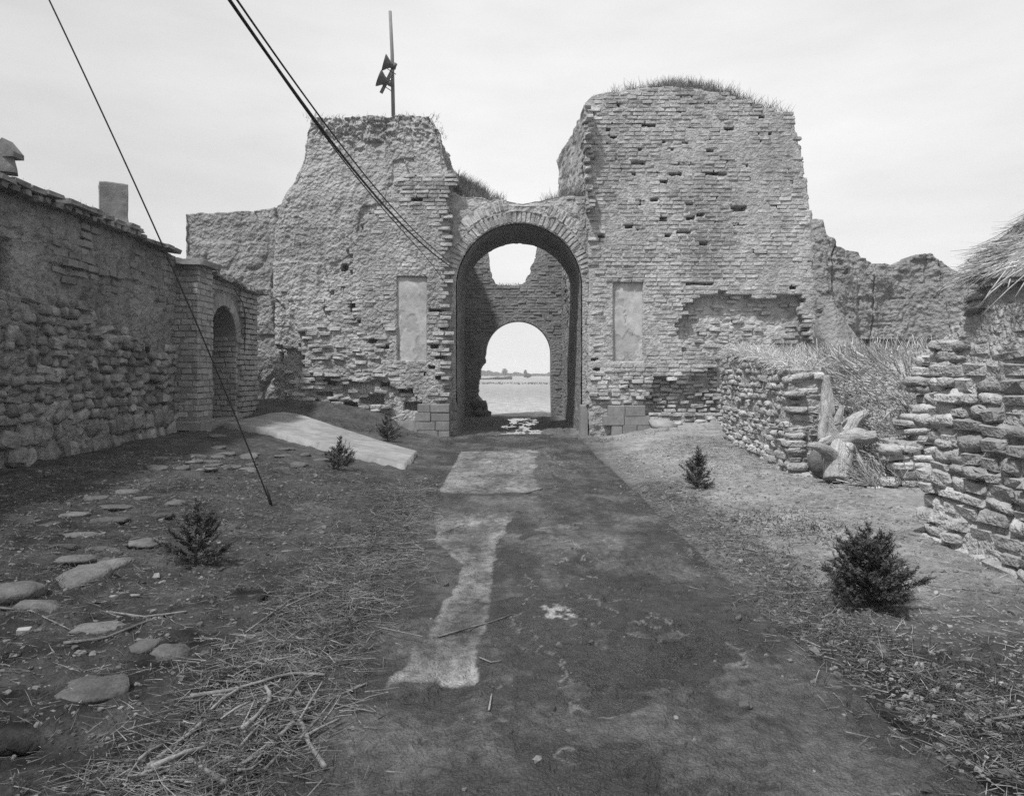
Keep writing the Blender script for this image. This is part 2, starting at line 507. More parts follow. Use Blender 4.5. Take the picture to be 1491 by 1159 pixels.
def mass(name, fr, L, T, zb, ztop, nf, nz, disp, warp=None, mt=None, parent=None, ns=24, nb=14, cap=None, spine=(0.5, 0.5), mound=0.0, zpow=1.0, rc=0.0):
    """a closed wall or tower: displaced front, ends, back and top"""
    xs = np.linspace(0, L, nf)
    ys = np.linspace(0, T, ns)
    x = np.concatenate([xs, np.full(ns - 2, L), np.linspace(L, 0, nb), np.zeros(ns - 2)])
    y = np.concatenate([np.zeros(nf), ys[1:-1], np.full(nb, T), ys[::-1][1:-1]])
    nx = np.concatenate([np.zeros(nf), np.ones(ns - 2), np.zeros(nb), -np.ones(ns - 2)])
    ny = np.concatenate([-np.ones(nf), np.zeros(ns - 2), np.ones(nb), np.zeros(ns - 2)])
    def diag(i, a, b): nx[i] = a * .707; ny[i] = b * .707
    diag(0, -1, -1); diag(nf - 1, 1, -1); diag(nf + ns - 2, 1, 1); diag(nf + ns - 2 + nb - 1, -1, 1)
    if rc:
        for arr_x in (x, L - x):
            sg = -1 if arr_x is x else 1
            f_ = (ny < -0.5) & (arr_x < rc) & (y < 1e-6)
            k_ = 1 - arr_x[f_] / rc
            y[f_] = rc * (1 - np.sqrt(np.maximum(0, 1 - k_ ** 2)))
            nx[f_] = sg * k_; ny[f_] = -np.sqrt(np.maximum(0.02, 1 - k_ ** 2))
        s_ = (np.abs(nx) > 0.9) & (y < rc) & (np.abs(ny) < 0.2)
        y[s_] = rc + (y[s_] * 0.5)
    n = len(x)
    fr_ = (np.arange(n) < nf)[None]
    zt = ztop(x, y)
    v = np.linspace(0, 1, nz) ** zpow
    Z = zb + (zt[None] - zb) * v[:, None]
    X = np.repeat(x[None], nz, 0); Y = np.repeat(y[None], nz, 0)
    D = disp(X, Y, Z, nx[None], np.where(fr_, -1.0, ny[None] * 0.4))
    if warp: X, Y = warp(X, Y, Z)
    X = X + nx[None] * D; Y = Y + ny[None] * D
    rows = [np.stack([X, Y, Z], -1)]
    a, b = spine[0] * L, (1 - spine[0]) * L
    sx = np.clip(X[-1], min(a, b), max(a, b)); sy = np.full(n, T * spine[1])
    if warp: sx, sy = warp(sx, sy, Z[-1])
    for f in (0.03, 0.08, 0.16, 0.3, 0.5, 0.75, 1.0):
        px, py = X[-1] * (1 - f) + sx * f, Y[-1] * (1 - f) + sy * f
        pz = Z[-1] + mound * (1 - (1 - f) ** 2) + 0.05 * fbm(px * 4, py * 4, 3.3, 3, 5) * min(1, f * 6)
        if cap is not None: pz = pz + cap(px, py) * (1 - (1 - f) ** 3)
        rows.append(np.stack([px, py, pz], -1)[None])
    P = np.concatenate(rows, 0)
    V = fr.pts(P[..., 0].ravel(), P[..., 1].ravel(), P[..., 2].ravel())
    Q = gridq(P.shape[0], n, True)
    return mk(name, V, Q, None, mt, parent, True)

def courses(x0, x1, z0, z1, h, l0, l1, rng, hj=0.0, taper=None):
    X, Z, Lg, H = [], [], [], []
    z = z0
    while z < z1:
        hh = h * (1 + rng.uniform(-hj, hj))
        if taper: hh *= taper((z - z0) / (z1 - z0))
        x = x0 - rng.uniform(0, l1)
        while x < x1:
            l = rng.uniform(l0, l1)
            X.append(x + l / 2); Z.append(z + hh / 2); Lg.append(l); H.append(hh)
            x += l
        z += hh
    return np.array(X), np.array(Z), np.array(Lg), np.array(H)

def tube(P, R, ns=6, cap=True):
    P = np.asarray(P, float); R = np.broadcast_to(np.asarray(R, float), (len(P),))
    d = np.gradient(P, axis=0); d /= np.linalg.norm(d, axis=1)[:, None] + 1e-9
    up = np.array([0, 0, 1.0]) if abs(d[0][2]) < 0.9 else np.array([1.0, 0, 0])
    a = np.cross(d, up); a /= np.linalg.norm(a, axis=1)[:, None] + 1e-9
    b = np.cross(a, d)
    th = np.linspace(0, 2 * math.pi, ns, endpoint=False)
    V = P[:, None] + R[:, None, None] * (np.cos(th)[None, :, None] * a[:, None] + np.sin(th)[None, :, None] * b[:, None])
    Q = gridq(len(P), ns, True)
    V = V.reshape(-1, 3); T = None
    if cap:
        n = len(V); V = np.concatenate([V, P[:1], P[-1:]])
        i = np.arange(ns)
        T = np.concatenate([np.stack([np.full(ns, n), (i + 1) % ns, i], 1),
                            np.stack([np.full(ns, n + 1), (len(P) - 1) * ns + i, (len(P) - 1) * ns + (i + 1) % ns], 1)])
    return V, Q, T

def blades(P0, Dr, Ln, W, rng, bend=0.2, sag=0.0, nseg=2, tip=0.25):
    """thin three-sided stalks, one after another in one mesh"""
    n = len(P0)
    Dr = Dr / (np.linalg.norm(Dr, axis=1)[:, None] + 1e-9)
    side = np.cross(Dr, rng.normal(0, 1, (n, 3))); side /= np.linalg.norm(side, axis=1)[:, None] + 1e-9
    nrm = np.cross(Dr, side)
    k = nseg + 1
    t = np.linspace(0, 1, k)
    bd = rng.normal(0, bend, n)
    V = np.empty((n, k, 3, 3))
    for j in range(k):
        c = P0 + Dr * (Ln * t[j])[:, None] + side * (bd * Ln * t[j] ** 2)[:, None]
        c[:, 2] -= sag * Ln * t[j] ** 2
        w = W * (1 - (1 - tip) * t[j])
        for m in range(3):
            a = 2 * math.pi * m / 3
            V[:, j, m] = c + (side * math.cos(a) + nrm * math.sin(a)) * w[:, None]
    base = np.concatenate([[j * 3 + m, j * 3 + (m + 1) % 3, (j + 1) * 3 + (m + 1) % 3, (j + 1) * 3 + m] for j in range(nseg) for m in range(3)]).reshape(-1, 4)
    Q = (base[None] + (np.arange(n) * k * 3)[:, None, None]).reshape(-1, 4)
    tone = np.repeat(rng.random(n), k * 3)
    return V.reshape(-1, 3), Q, None, tone

# ------------------------------------------------------------------ terrain
def road_l(y): return np.interp(y, [0, 3, 4.5, 6.5, 10.5, 16.5, 20, 30], [-1.0, -1.0, -0.95, -0.95, -1.1, -1.35, -1.5, -1.5])
def road_r(y): return np.interp(y, [0, 3, 4, 5.2, 7.5, 11, 15, 20, 30], [1.95, 1.93, 1.83, 1.72, 1.76, 1.75, 1.72, 1.7, 1.6])

def gbase(x, y):
    """smooth lie of the land, without the small relief"""
    x, y = np.asarray(x, float), np.asarray(y, float)
    hl = np.interp(y, [0, 3, 6, 10, 16, 19, 24], [0.08, 0.12, 0.26, 0.38, 0.50, 0.60, 0.6])
    hr = np.interp(y, [0, 5, 7, 12, 18, 24], [0.05, 0.06, 0.15, 0.18, 0.24, 0.26])
    z = hl * sstep(-0.9, -6.0, x) + hr * sstep(1.9, 4.0, x)
    z = z + 0.38 * sstep(-2.5, -3.6, x) * np.exp(-np.maximum(19.75 - y, 0) / 0.75) * sstep(24, 20, y)
    z = z + 0.14 * sstep(3.2, 4.2, x) * np.exp(-np.maximum(19.8 - y, 0) / 0.7) * sstep(24, 20, y)
    z = z * (1 - sstep(29, 34, y))
    return z

def groundz(x, y):
    x, y = np.asarray(x, float), np.asarray(y, float)
    z = gbase(x, y)
    inl, inr = x - road_l(y), road_r(y) - x
    nz_ = fbm(x * 2.5, y * 2.5, 1.0, 3, 31)
    inside = np.minimum(inl + 0.10 * nz_, inr * 2.2 + 0.05 * nz_)
    rd = sstep(-0.10, 0.10, inside) * sstep(21.5, 20.0, y)
    far = sstep(34, 60, y)
    off = 1 - rd
    r = 0.030 * fbm(x * 1.1, y * 1.1, 0, 3, 3) + 0.028 * fbm(x * 4.5, y * 4.5, 0, 3, 9) * off + 0.014 * fbm(x * 16, y * 16, 0, 3, 15) * off
    left = sstep(-1.0, -1.8, x) * sstep(16, 13, y)
    r = r + left * (0.045 * np.abs(fbm(x * 2.2, y * 2.2, 2, 3, 41)) + 0.03 * fbm(x * 9, y * 9, 4, 3, 43))
    pas = sstep(19.5, 21, y) * sstep(30, 28, y) * sstep(2.2, 1.8, np.abs(x))
    r = r + pas * (0.03 * fbm(x * 2.5, y * 2.5, 7, 4, 21) + 0.034 * fbm(x * 7, y * 3.4, 7, 3, 23) + 0.030 * fbm(x * 17, y * 7, 7, 3, 24) + 0.05 * sstep(0.45, 0.85, np.abs(x - 0.32 + 0.25 * fbm(x, y * 0.8, 2, 2, 27))) + 0.04 * sstep(21.6, 20.6, y + 0.5 * fbm(x * 2, y, 3, 2, 28)) - 0.012)
    gut = np.exp(-((x - road_r(y) - 0.08) / 0.16) ** 2) * sstep(3.2, 4.2, y) * sstep(17, 14, y)
    return z + r * (1 - 0.6 * far) * (1 - 0.6 * gut) + off * 0.012 - 0.05 * rd - 0.035 * gut

def road_flakes(x, y):
    wx1, wy1 = 0.35 * fbm(x * 2.3, y * 2.0, 0, 3, 401), 0.35 * fbm(x * 2.3, y * 2.0, 9, 3, 402)
    t1 = fbm((x + wx1) * 2.6, (y + wy1) * 2.1, 3, 5, 403)
    t2 = fbm((x - wy1) * 5.2, (y + wx1) * 3.6, 7, 4, 404)
    zone = sstep(-0.25, 0.15, fbm(x * 0.7, y * 0.5, 11, 3, 405) + 0.22 * sstep(-0.2, 0.7, x) + 0.10 * sstep(6.5, 4.0, y))
    return t1, t2, zone
def road_wet(x, y):
    wx1, wy1 = 0.5 * fbm(x * 1.6, y * 1.3, 0, 4, 411), 0.5 * fbm(x * 1.6, y * 1.3, 9, 4, 412)
    return fbm((x + wx1) * 1.05, (y + wy1) * 0.8, 5, 5, 413)
def roadz(x, y):
    t1, t2, zn = road_flakes(x, y)
    fl = zn * (0.011 * sstep(-0.015, 0.015, t1) + 0.009 * sstep(-0.02, 0.02, t2) + 0.007 * sstep(0.14, 0.17, t1))
    ck = np.abs(fbm(x * 0.9 + 0.25 * vn(x * 5, y * 5, 0, 57), y * 0.7, 31, 3, 58)); ck2 = fbm(x * 0.8, y * 0.6, 37, 2, 59)
    mudp = sstep(0.0, 0.25, fbm(x * 1.3, y * 1.0, 41, 4, 60))
    return fl - 0.016 * sstep(0.018, 0.004, ck) * sstep(0.0, 0.2, ck2) + mudp * 0.022 * np.abs(fbm(x * 17, y * 15, 1, 3, 54)) + 0.004 + 0.012 * fbm(x * 0.9, y * 0.6, 0, 3, 3) + 0.007 * fbm(x * 7, y * 6, 0, 4, 51) + 0.006 * fbm(x * 26, y * 24, 0, 2, 55) + 0.008 * np.abs(fbm(x * 9, y * 5, 9, 3, 53)) - 0.02 * sstep(1.0, 1.75, x) + 0.012 * np.exp(-((x - 0.4) / 0.9) ** 2) - 0.012 * (np.exp(-((x + 0.32 + 0.08 * np.sin(y * 0.7)) / 0.11) ** 2) + np.exp(-((x - 0.98 + 0.08 * np.sin(y * 0.7)) / 0.11) ** 2))

def axis(lo, hi, fine, coarse_lo, coarse_hi, n):
    a = np.arange(lo, hi, fine)
    l = lo - np.geomspace(fine, lo - coarse_lo, n)[::-1]
    r = hi + np.geomspace(fine, coarse_hi - hi, n)
    return np.concatenate([l, a, r])

GX = axis(-7.2, 5.4, 0.026, -600, 600, 36)
yy = [2.0]
while yy[-1] < 34: yy.append(yy[-1] * 1.0052 + 0.002)
GY = np.concatenate([[-600, -300, -100, -30, -8, 0, 1.2, 1.7], yy, np.geomspace(35, 600, 30)])
gx, gy = np.meshgrid(GX, GY)
gz = groundz(gx, gy)
# soil tone: damp by the road, near left darkened to paint in lens falloff, drier in the yard at the right and beyond the gate
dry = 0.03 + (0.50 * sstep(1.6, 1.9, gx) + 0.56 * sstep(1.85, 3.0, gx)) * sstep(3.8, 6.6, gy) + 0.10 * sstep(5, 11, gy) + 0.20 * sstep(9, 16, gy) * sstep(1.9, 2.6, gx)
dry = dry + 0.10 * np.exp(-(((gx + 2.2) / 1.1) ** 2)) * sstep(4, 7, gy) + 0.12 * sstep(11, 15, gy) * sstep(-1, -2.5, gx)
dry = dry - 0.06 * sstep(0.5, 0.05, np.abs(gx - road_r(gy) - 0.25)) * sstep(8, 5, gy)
dry = dry + 0.40 * sstep(18.5, 20.5, gy) * sstep(2.2, 1.8, np.abs(gx))  # passage floor lightened in its colour to offset the shade there
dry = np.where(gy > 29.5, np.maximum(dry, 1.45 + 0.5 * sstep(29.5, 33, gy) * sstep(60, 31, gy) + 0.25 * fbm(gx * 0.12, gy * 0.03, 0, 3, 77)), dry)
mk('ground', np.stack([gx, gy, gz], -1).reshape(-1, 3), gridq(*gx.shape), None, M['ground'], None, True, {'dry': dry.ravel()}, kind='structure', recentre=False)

# road sheet
RX = np.arange(-1.75, 2.3, 0.013)
yr_ = [2.0]
while yr_[-1] < 20.7: yr_.append(yr_[-1] * 1.0036 + 0.002)
rx, ry = np.meshgrid(RX, np.array([v for v in np.concatenate([[0.2, 1.0, 1.6], yr_]) if v < 20.6]))
rz = roadz(rx, ry)
edge = np.minimum(rx - (road_l(ry) - 0.22), (road_r(ry) + 0.22) - rx)
edge = np.minimum(rx - (road_l(ry) - 0.22), road_r(ry) + 0.03 * fbm(rx * 2, ry * 2.2, 1, 4, 33) - rx + 0.2 * sstep(3.5, 2.7, ry))
rz = rz + 0.012 * sstep(0.0, 0.12, rx - road_r(ry) + 0.15) * sstep(3.4, 4.6, ry) - 0.07 * sstep(0.012, -0.02, edge)
n1 = fbm(rx * 3.0, ry * 2.2, 5, 6, 61, 0.68)
n2 = fbm(rx * 1.2, ry * 0.8, 9, 4, 67)
# dry tongue left of the middle, from the far slab down to about 4 m
tx0 = np.interp(ry, [3.9, 4.2, 5.0, 5.8, 6.6, 7.5, 8.5, 9.6, 12], [-0.66, -0.62, -0.54, -0.46, -0.42, -0.78, -0.86, -0.96, -1.05])
tx1 = np.interp(ry, [3.9, 4.2, 5.0, 5.8, 6.6, 7.5, 8.5, 9.6, 12], [-0.26, -0.20, -0.18, -0.16, -0.18, -0.12, -0.02, 0.10, 0.3])
m1 = np.minimum(rx - tx0, tx1 - rx) + 0.09 * n1
tongue = (0.55 + 0.45 * sstep(-0.3, 0.2, fbm(rx * 6, ry * 1.6, 43, 5, 44))) * sstep(-0.006, 0.012, m1) * sstep(4.05, 4.09, ry + 0.12 * n1) * sstep(9.9, 8.4, ry + 0.8 * n1)
tongue = tongue * (0.7 + 0.3 * sstep(-0.3, 0.3, n2 + 0.4 * n1))
slabm = 1.25 * sstep(0.0, 0.025, np.minimum(np.minimum(rx + 1.04 + 0.01 * (ry - 10), ry - 10.5), np.minimum(16.2 - ry, 0.62 + 0.02 * (ry - 10) - rx)) + 0.04 * n1)
slabm = slabm * (1 - 0.75 * sstep(-0.05, 0.25, fbm(rx * 1.6, ry * 0.5, 3, 4, 64) + 0.5 * sstep(0.3, 0.65, rx) - 0.3)) * (0.8 + 0.3 * n2)
tongue = np.maximum(tongue, slabm)
grime = 0.20 * sstep(-0.1, 0.5, n2) + 0.14 * sstep(7, 12, ry) * sstep(0.1, 0.6, n1 + n2)
streak = fbm(rx * 3.4, ry * 0.35, 17, 4, 65)
pat = fbm(rx * 2.3, ry * 1.7, 23, 5, 66, 0.62)
grime = grime + 0.16 * sstep(0.0, 0.5, streak) * sstep(3.5, 6, ry) + 0.16 * sstep(0.02, 0.12, pat) - 0.10 * sstep(0.0, -0.2, pat) + 0.07 * sstep(0.1, 0.4, fbm(rx * 11, ry * 9, 2, 3, 68))
grime = grime - 0.08 * sstep(5.5, 3.2, ry) + 0.10 * sstep(0.0, 0.3, fbm(rx * 1.5, ry * 0.9, 61, 5, 62)) * sstep(-0.2, 0.4, rx)  # first term darkens the near road: foreground lens falloff painted into its colour
t1, t2, zn = road_flakes(rx, ry)
wt = road_wet(rx, ry)
wetm = sstep(0.10, 0.125, wt) * sstep(-0.35, 0.0, rx) * sstep(9.5, 7.5, ry)
grime = grime + zn * (0.07 * sstep(-0.02, 0.02, t1) - 0.05 * sstep(-0.02, -0.10, t2) + 0.05 * sstep(0.14, 0.17, t1))
crackm = sstep(0.022, 0.006, np.abs(fbm(rx * 0.9 + 0.25 * vn(rx * 5, ry * 5, 0, 57), ry * 0.7, 31, 3, 58))) * sstep(0.0, 0.2, fbm(rx * 0.8, ry * 0.6, 37, 2, 59))
grime = grime * (1 - 0.8 * wetm) - 0.11 * wetm - 0.10 * crackm
rim = sstep(0.010, 0.002, np.abs(wt - 0.108 + 0.02 * n1)) * sstep(-0.3, 0.0, rx) * sstep(8.5, 7, ry) * sstep(0.0, 0.3, fbm(rx * 6, ry * 5, 47, 4, 48) + 0.08)
dirt = sstep(0.1, 0.3, fbm(rx * 8, ry * 3.5, 51, 4, 52)) * 0.35
dryr = np.clip(np.maximum(tongue * 1.15 * (1 - dirt), grime), -0.14, 1.2)
n3 = np.abs(fbm(rx * 3.6, ry * 2.8, 11, 5, 71))
n4 = fbm(rx * 0.9, ry * 0.7, 13, 3, 73)
crust = sstep(0.028, 0.006, n3) * sstep(0.05, 0.35, n4 + 0.25 * np.exp(-((rx - 0.55) / 0.6) ** 2)) * sstep(-0.25, 0.2, rx) * sstep(0.0, 0.4, fbm(rx * 12, ry * 12, 3, 3, 79) + 0.25)
blob = sstep(-0.1, 0.25, fbm(rx * 22, ry * 20, 6, 3, 84)) * sstep(0.21, 0.15, np.hypot((rx - 0.31) * 1.4, (ry - 5.22)) + 0.16 * fbm(rx * 14, ry * 14, 2, 4, 83))
crust = crust * sstep(3.9, 4.6, ry) * sstep(1.3, 0.9, rx)
scum = np.clip(0.35 * rim + 0.55 * crust + 0.9 * blob, 0, 1)
mk('road', np.stack([rx, ry, rz], -1).reshape(-1, 3), gridq(*rx.shape), None, M['road'], None, True, {'dry': dryr.ravel(), 'scum': scum.ravel(), 'wet': wetm.ravel()}, kind='structure', recentre=False)

def sheet(name, quad, nx, ny, zfn, thick, mt, rag=0.03, seed=1):
    """a slab laid over the ground: quad = four corners (x, y) near-left, near-right, far-right, far-left"""
    u, v = np.meshgrid(np.linspace(0, 1, nx), np.linspace(0, 1, ny))
    q = np.array(quad)
    P = (q[0] * ((1 - u) * (1 - v))[..., None] + q[1] * (u * (1 - v))[..., None] + q[2] * (u * v)[..., None] + q[3] * ((1 - u) * v)[..., None])
    e = np.minimum(np.minimum(u, 1 - u), np.minimum(v, 1 - v))
    P = P + (rag * np.stack([fbm(P[..., 0] * 3, P[..., 1] * 3, 1, 4, seed), fbm(P[..., 0] * 3, P[..., 1] * 3, 5, 4, seed + 1)], -1)) * (e < 1e-6)[..., None]
    z = zfn(P[..., 0], P[..., 1])
    z = np.where(e < 1e-6, z - thick, z)
    inner = (e >= 1e-6) & (np.minimum(np.minimum(u * (nx - 1), (1 - u) * (nx - 1)), np.minimum(v * (ny - 1), (1 - v) * (ny - 1))) < 1.5)
    for a in (0, 1):      # second row sits right above the outer one so that the edge is a step
        pass
    return mk(name, np.concatenate([P, z[..., None]], -1).reshape(-1, 3), gridq(ny, nx), None, mt, None, True, kind='structure', recentre=False)

ramp = sheet('concrete_ramp', [(-6.15, 16.0), (-1.78, 12.7), (-1.86, 15.0), (-5.7, 18.8)], 110, 60,
             lambda x, y: gbase(x, np.minimum(y, 18.0)) + 0.10 + 0.03 * sstep(-1.9, -3, x) + 0.004 * fbm(x * 3, y * 3, 0, 3, 97), 0.16, M['concrete'], 0.05, 99)

# wet sheet standing in the mud of the passage
mk('puddle', np.array([[-1.2, 20.3, 0.006], [1.6, 20.3, 0.006], [1.6, 28.0, 0.006], [-1.2, 28.0, 0.006]]), [[0, 1, 2, 3]], None, M['water'], None, False, kind='structure', recentre=False)

# ------------------------------------------------------------------ GATE: two towers
Y0 = 19.8
def px_x(px): return WX(px, Y0)
def px_z(py): return WZ(py, Y0)

def chunk(a, b, c, seed):
    """broken-clod relief"""
    n = fbm(a * 5, b * 5, c * 5, 3, seed)
    return np.abs(n) * 1.3 - 0.4
# ---- right tower: local x = world x - XR0
XR0, XR1 = px_x(857), px_x(1186)
RL = XR1 - XR0
frR = Frame(XR0, Y0, 0)
rl_z = np.array([px_z(v) for v in (660, 300, 240, 165, 147, 100)])
rl_x = np.array([px_x(v) for v in (857, 857, 855, 854, 851, 852)]) - XR0
rr_z = np.array([px_z(v) for v in (660, 430, 350, 300, 245, 200, 165, 120)])
rr_x = np.array([px_x(v) for v in (1188, 1187, 1184, 1181, 1172, 1165, 1158, 1152)]) - XR0
def rt_top(x, y):
    return np.interp(x, [0, 0.25, 0.9, 1.6, 2.4, 3.4, 4.1, 4.9, 5.5, 5.92], [px_z(v) for v in (150, 137, 131, 127, 125, 130, 141, 158, 163, 168)]) + 0.05 * fbm(x * 3, y * 3, 0, 3, 11)
def rt_warp(X, Y, Z):
    u = X / RL
    l, r = np.interp(Z, rl_z, rl_x), np.interp(Z, rr_z, rr_x)
    jag = 0.05 * vn(np.floor(Z / 0.11) * 1.7, 3, 1, 5)
    X2 = l + (r - l) * u + np.where(u > 0.97, jag, 0) * (Y < 1.0)
    back = np.where(X < RL * 0.5, 1 - u, 0)
    X2 = X2 - back * 0.09 * np.maximum(Y - 0.6, 0) * sstep(0, 9, Z)       # the earth core leans out behind the brick skin
    return X2, Y + 0.012 * Z
RT_HOLES = [(692, 250, 54, 26), (445, 330, 150, 26), (755, 357, 54, 26), (903, 365, 52, 26), (992, 356, 62, 20), (985, 388, 40, 12), (1215, 386, 98, 20), (1178, 432, 34, 16),
            (242, 402, 54, 20), (552, 434, 54, 14), (688, 442, 66, 12), (838, 420, 60, 14), (386, 479, 78, 16), (605, 482, 36, 12), (846, 492, 62, 20), (97, 536, 40, 14), (242, 540, 54, 12),
            (394, 567, 88, 18), (675, 573, 142, 18), (940, 555, 50, 18), (1067, 580, 40, 16), (1276, 564, 18, 12), (262, 604, 60, 14), (348, 631, 52, 16), (484, 631, 74, 16), (616, 633, 88, 14),
            (840, 625, 100, 26), (918, 636, 50, 12), (546, 676, 48, 24), (1076, 668, 28, 26), (1346, 674, 14, 26), (850, 770, 48, 20), (393, 806, 52, 28), (479, 789, 52, 18), (628, 790, 50, 18),
            (693, 815, 48, 22), (508, 828, 24, 12), (994, 842, 96, 32), (1215, 826, 50, 30), (760, 877, 46, 20), (697, 896, 46, 22), (522, 893, 66, 14), (520, 912, 60, 14), (848, 921, 88, 14),
            (990, 940, 74, 16), (322, 951, 50, 22), (392, 972, 54, 12), (652, 985, 88, 18), (535, 1003, 70, 14), (969, 993, 20, 20), (1045, 995, 18, 18), (1088, 985, 56, 14), (150, 1020, 40, 40),
            (770, 1053, 48, 22), (680, 1075, 20, 14), (1071, 1100, 18, 20), (1144, 1118, 28, 26), (570, 1138, 20, 12), (270, 212, 56, 22), (100, 272, 52, 60), (400, 275, 60, 12), (795, 204, 80, 14), (900, 202, 80, 14), (205, 325, 110, 10), (200, 362, 50, 14), (160, 448, 120, 10), (1190, 285, 90, 14), (735, 160, 120, 12)]
RT_H = np.array([(840 + a / 4.139, 100 + b / 4.139, c / 4.139, d / 4.139) for a, b, c, d in RT_HOLES] +
                [(923, 507, 22, 3), (1020, 413, 40, 3), (870, 640 - 128, 8, 4), (866, 524, 10, 3), (868, 538, 10, 3), (872, 548, 12, 4), (913, 565, 16, 4), (1156, 418, 10, 5), (953, 402, 5, 4), (858, 475, 5, 5), (1120, 507, 14, 3), (992, 434, 6, 4), (1182, 383, 6, 3)])
def holes_mask(x, z, H, soft=0.02, seed=0):
    m = np.zeros_like(x)
    n = 0.5 + 0.5 * vn(x * 9, z * 9, 3, seed)
    for a, b, w, h in H:
        cx_, cz_ = px_x(a), px_z(b)
        hw, hh = w / F * Y0 / 2, h / F * Y0 / 2
        sel = (np.abs(x - cx_) < hw + 0.1) & (np.abs(z - cz_) < hh + 0.1)
        if sel.any():
            d = np.minimum(hw - np.abs(x[sel] - cx_), hh - np.abs(z[sel] - cz_)) + 0.03 * n[sel] - 0.01
            m[sel] = np.maximum(m[sel], sstep(0, soft, d))
    return m
def poly_in(px, py, poly):
    inside = np.zeros(px.shape, bool)
    n = len(poly)
    for i in range(n):
        x1, y1 = poly[i]; x2, y2 = poly[(i + 1) % n]
        c = (y1 > py) != (y2 > py)
        xi = (x2 - x1) * (py - y1) / (y2 - y1 + 1e-9) + x1
        inside ^= c & (px < xi)
    return inside
PEEL = [(984, 470), (997, 456), (1000, 440), (1018, 434), (1040, 433), (1040, 425), (1062, 426), (1085, 429), (1105, 431), (1166, 431), (1166, 452), (1172, 470), (1178, 490), (1188, 505), (1188, 680), (935, 680), (935, 583), (945, 575), (945, 548), (978, 547), (983, 558), (1000, 545), (1018, 548), (1030, 542), (1034, 520), (1028, 512), (1000, 510), (984, 496)]
CAVE = [(935, 583), (945, 575), (945, 548), (980, 547), (985, 560), (1003, 562), (1010, 545), (1048, 535), (1048, 600), (990, 603), (940, 596)]
def to_px(x, z): return CX + x * F / Y0, HY - (z - EYE) * F / Y0
CH = 0.107
def quant(x, z, off=0.0):
    r = np.floor(z / CH)
    return (np.floor(x / 0.19 + 0.5 * (r % 2)) + 0.5 - 0.5 * (r % 2)) * 0.19, (r + 0.5) * CH
def rt_masks(x, z):
    qx, qz = quant(x, z)
    ppx, ppz = to_px(qx, qz)
    ppx = ppx + 6 * vn(qx * 3, qz * 3, 1, 2); ppz = ppz + 3 * vn(qx * 3, qz * 3, 8, 2)
    return poly_in(ppx, ppz, PEEL), poly_in(ppx, ppz, CAVE)
NR = (px_x(893), px_x(937), px_z(527), px_z(410))
def rt_disp(X, Y, Z, nx, ny):
    wx_, front = X + XR0, (ny < -0.5)
    d = 0.035 * fbm(X * 0.9, Z * 0.9, Y * 0.9, 3, 1) + 0.006 * fbm(X * 6, Z * 8, Y * 6, 3, 2) + 0.004 * fbm(X * 22, Z * 26, Y * 20, 2, 3)
    side = ~front
    d = d + side * (0.07 * fbm(X * 2, Z * 2.5, Y * 2, 4, 6) + 0.02 * vn(np.floor(Z / 0.11) * 3.3, Y * 3, 0, 7))
    peel, cave = rt_masks(wx_, Z)
    h = holes_mask(wx_ + 0 * Z, Z, RT_H, 0.02, 4)
    ni = sstep(0, 0.02, np.minimum(np.minimum(wx_ - NR[0], NR[1] - wx_), np.minimum(Z - NR[2], NR[3] - Z)))
    r = np.where(peel, 0.19 + 0.08 * fbm(X * 3, Z * 3, 2, 3, 8) - 0.05 * chunk(X * 1.2, Z * 1.8, Y, 13) + 0.07 * sstep(px_z(540), px_z(440), Z), 0) + np.where(cave, 0.16, 0)
    r = np.maximum(r, h * 0.30) + 0.11 * ni
    low = sstep(px_z(535), px_z(575), Z)
    r = r + low * 0.05 * (0.5 + fbm(X * 4, Z * 6, 1, 3, 12))
    return d - np.where(front, r, 0)
tR = thing('gate_tower', (XR0 + RL / 2, Y0 + 2, 0.1), 'tall brick faced gate tower right of the arch, pitted with holes and crowned with grass', 'tower')
mass('brick_core', frR, RL, 5.2, -0.3, rt_top, 290, 400, rt_disp, rt_warp, M['mortar'], tR, rc=0.05, ns=90, nb=20, spine=(0.45, 0.5), cap=lambda x, y: 0.55 * np.exp(-((x - 2.8) / 1.3) ** 2) - 0.25 * sstep(4.2, 5.6, x))

def rt_y(x, z):
    """local depth of the laid face at (x, z)"""
    return 0.012 * z - 0.035 * fbm(x * 0.9, z * 0.9, 0, 3, 1)

def lay_face(parent, x, z, l, h, depth, recess, proud, fr, rough, keep, rng, score=None, ykey=None, limit=300, jit=0.035, xshift=0.0, tm=TB, key='brick', m_one=None, m_mass=None, name='brick', yfn=rt_y, smooth=False):
    k = keep
    x, z, l, h, recess, proud, rough = (np.broadcast_to(a, k.shape)[k] for a in (x, z, l, h, recess, proud, rough))
    n = len(x)
    d = np.full(n, depth)
    y = yfn(x, z) + recess - proud + d / 2
    C = fr.pts(x + rng.normal(0, 0.008, n) * rough, y, z + rng.normal(0, 0.004, n) * rough)
    S = np.stack([l * (0.93 - 0.05 * rng.random(n) * rough), d, h * (0.84 - 0.06 * rng.random(n) * rough)], 1)
    E = np.stack([rng.normal(0, 0.02, n) * rough, rng.normal(0, 0.018, n) * rough, fr.yaw + rng.normal(0, 0.03, n) * rough], 1)
    lay(name, parent, key, tm, m_one or M['brick_one'], m_mass or M['brick_mass'], C, S, E, jit, None if score is None else np.broadcast_to(score, keep.shape)[keep], limit, smooth, rng)

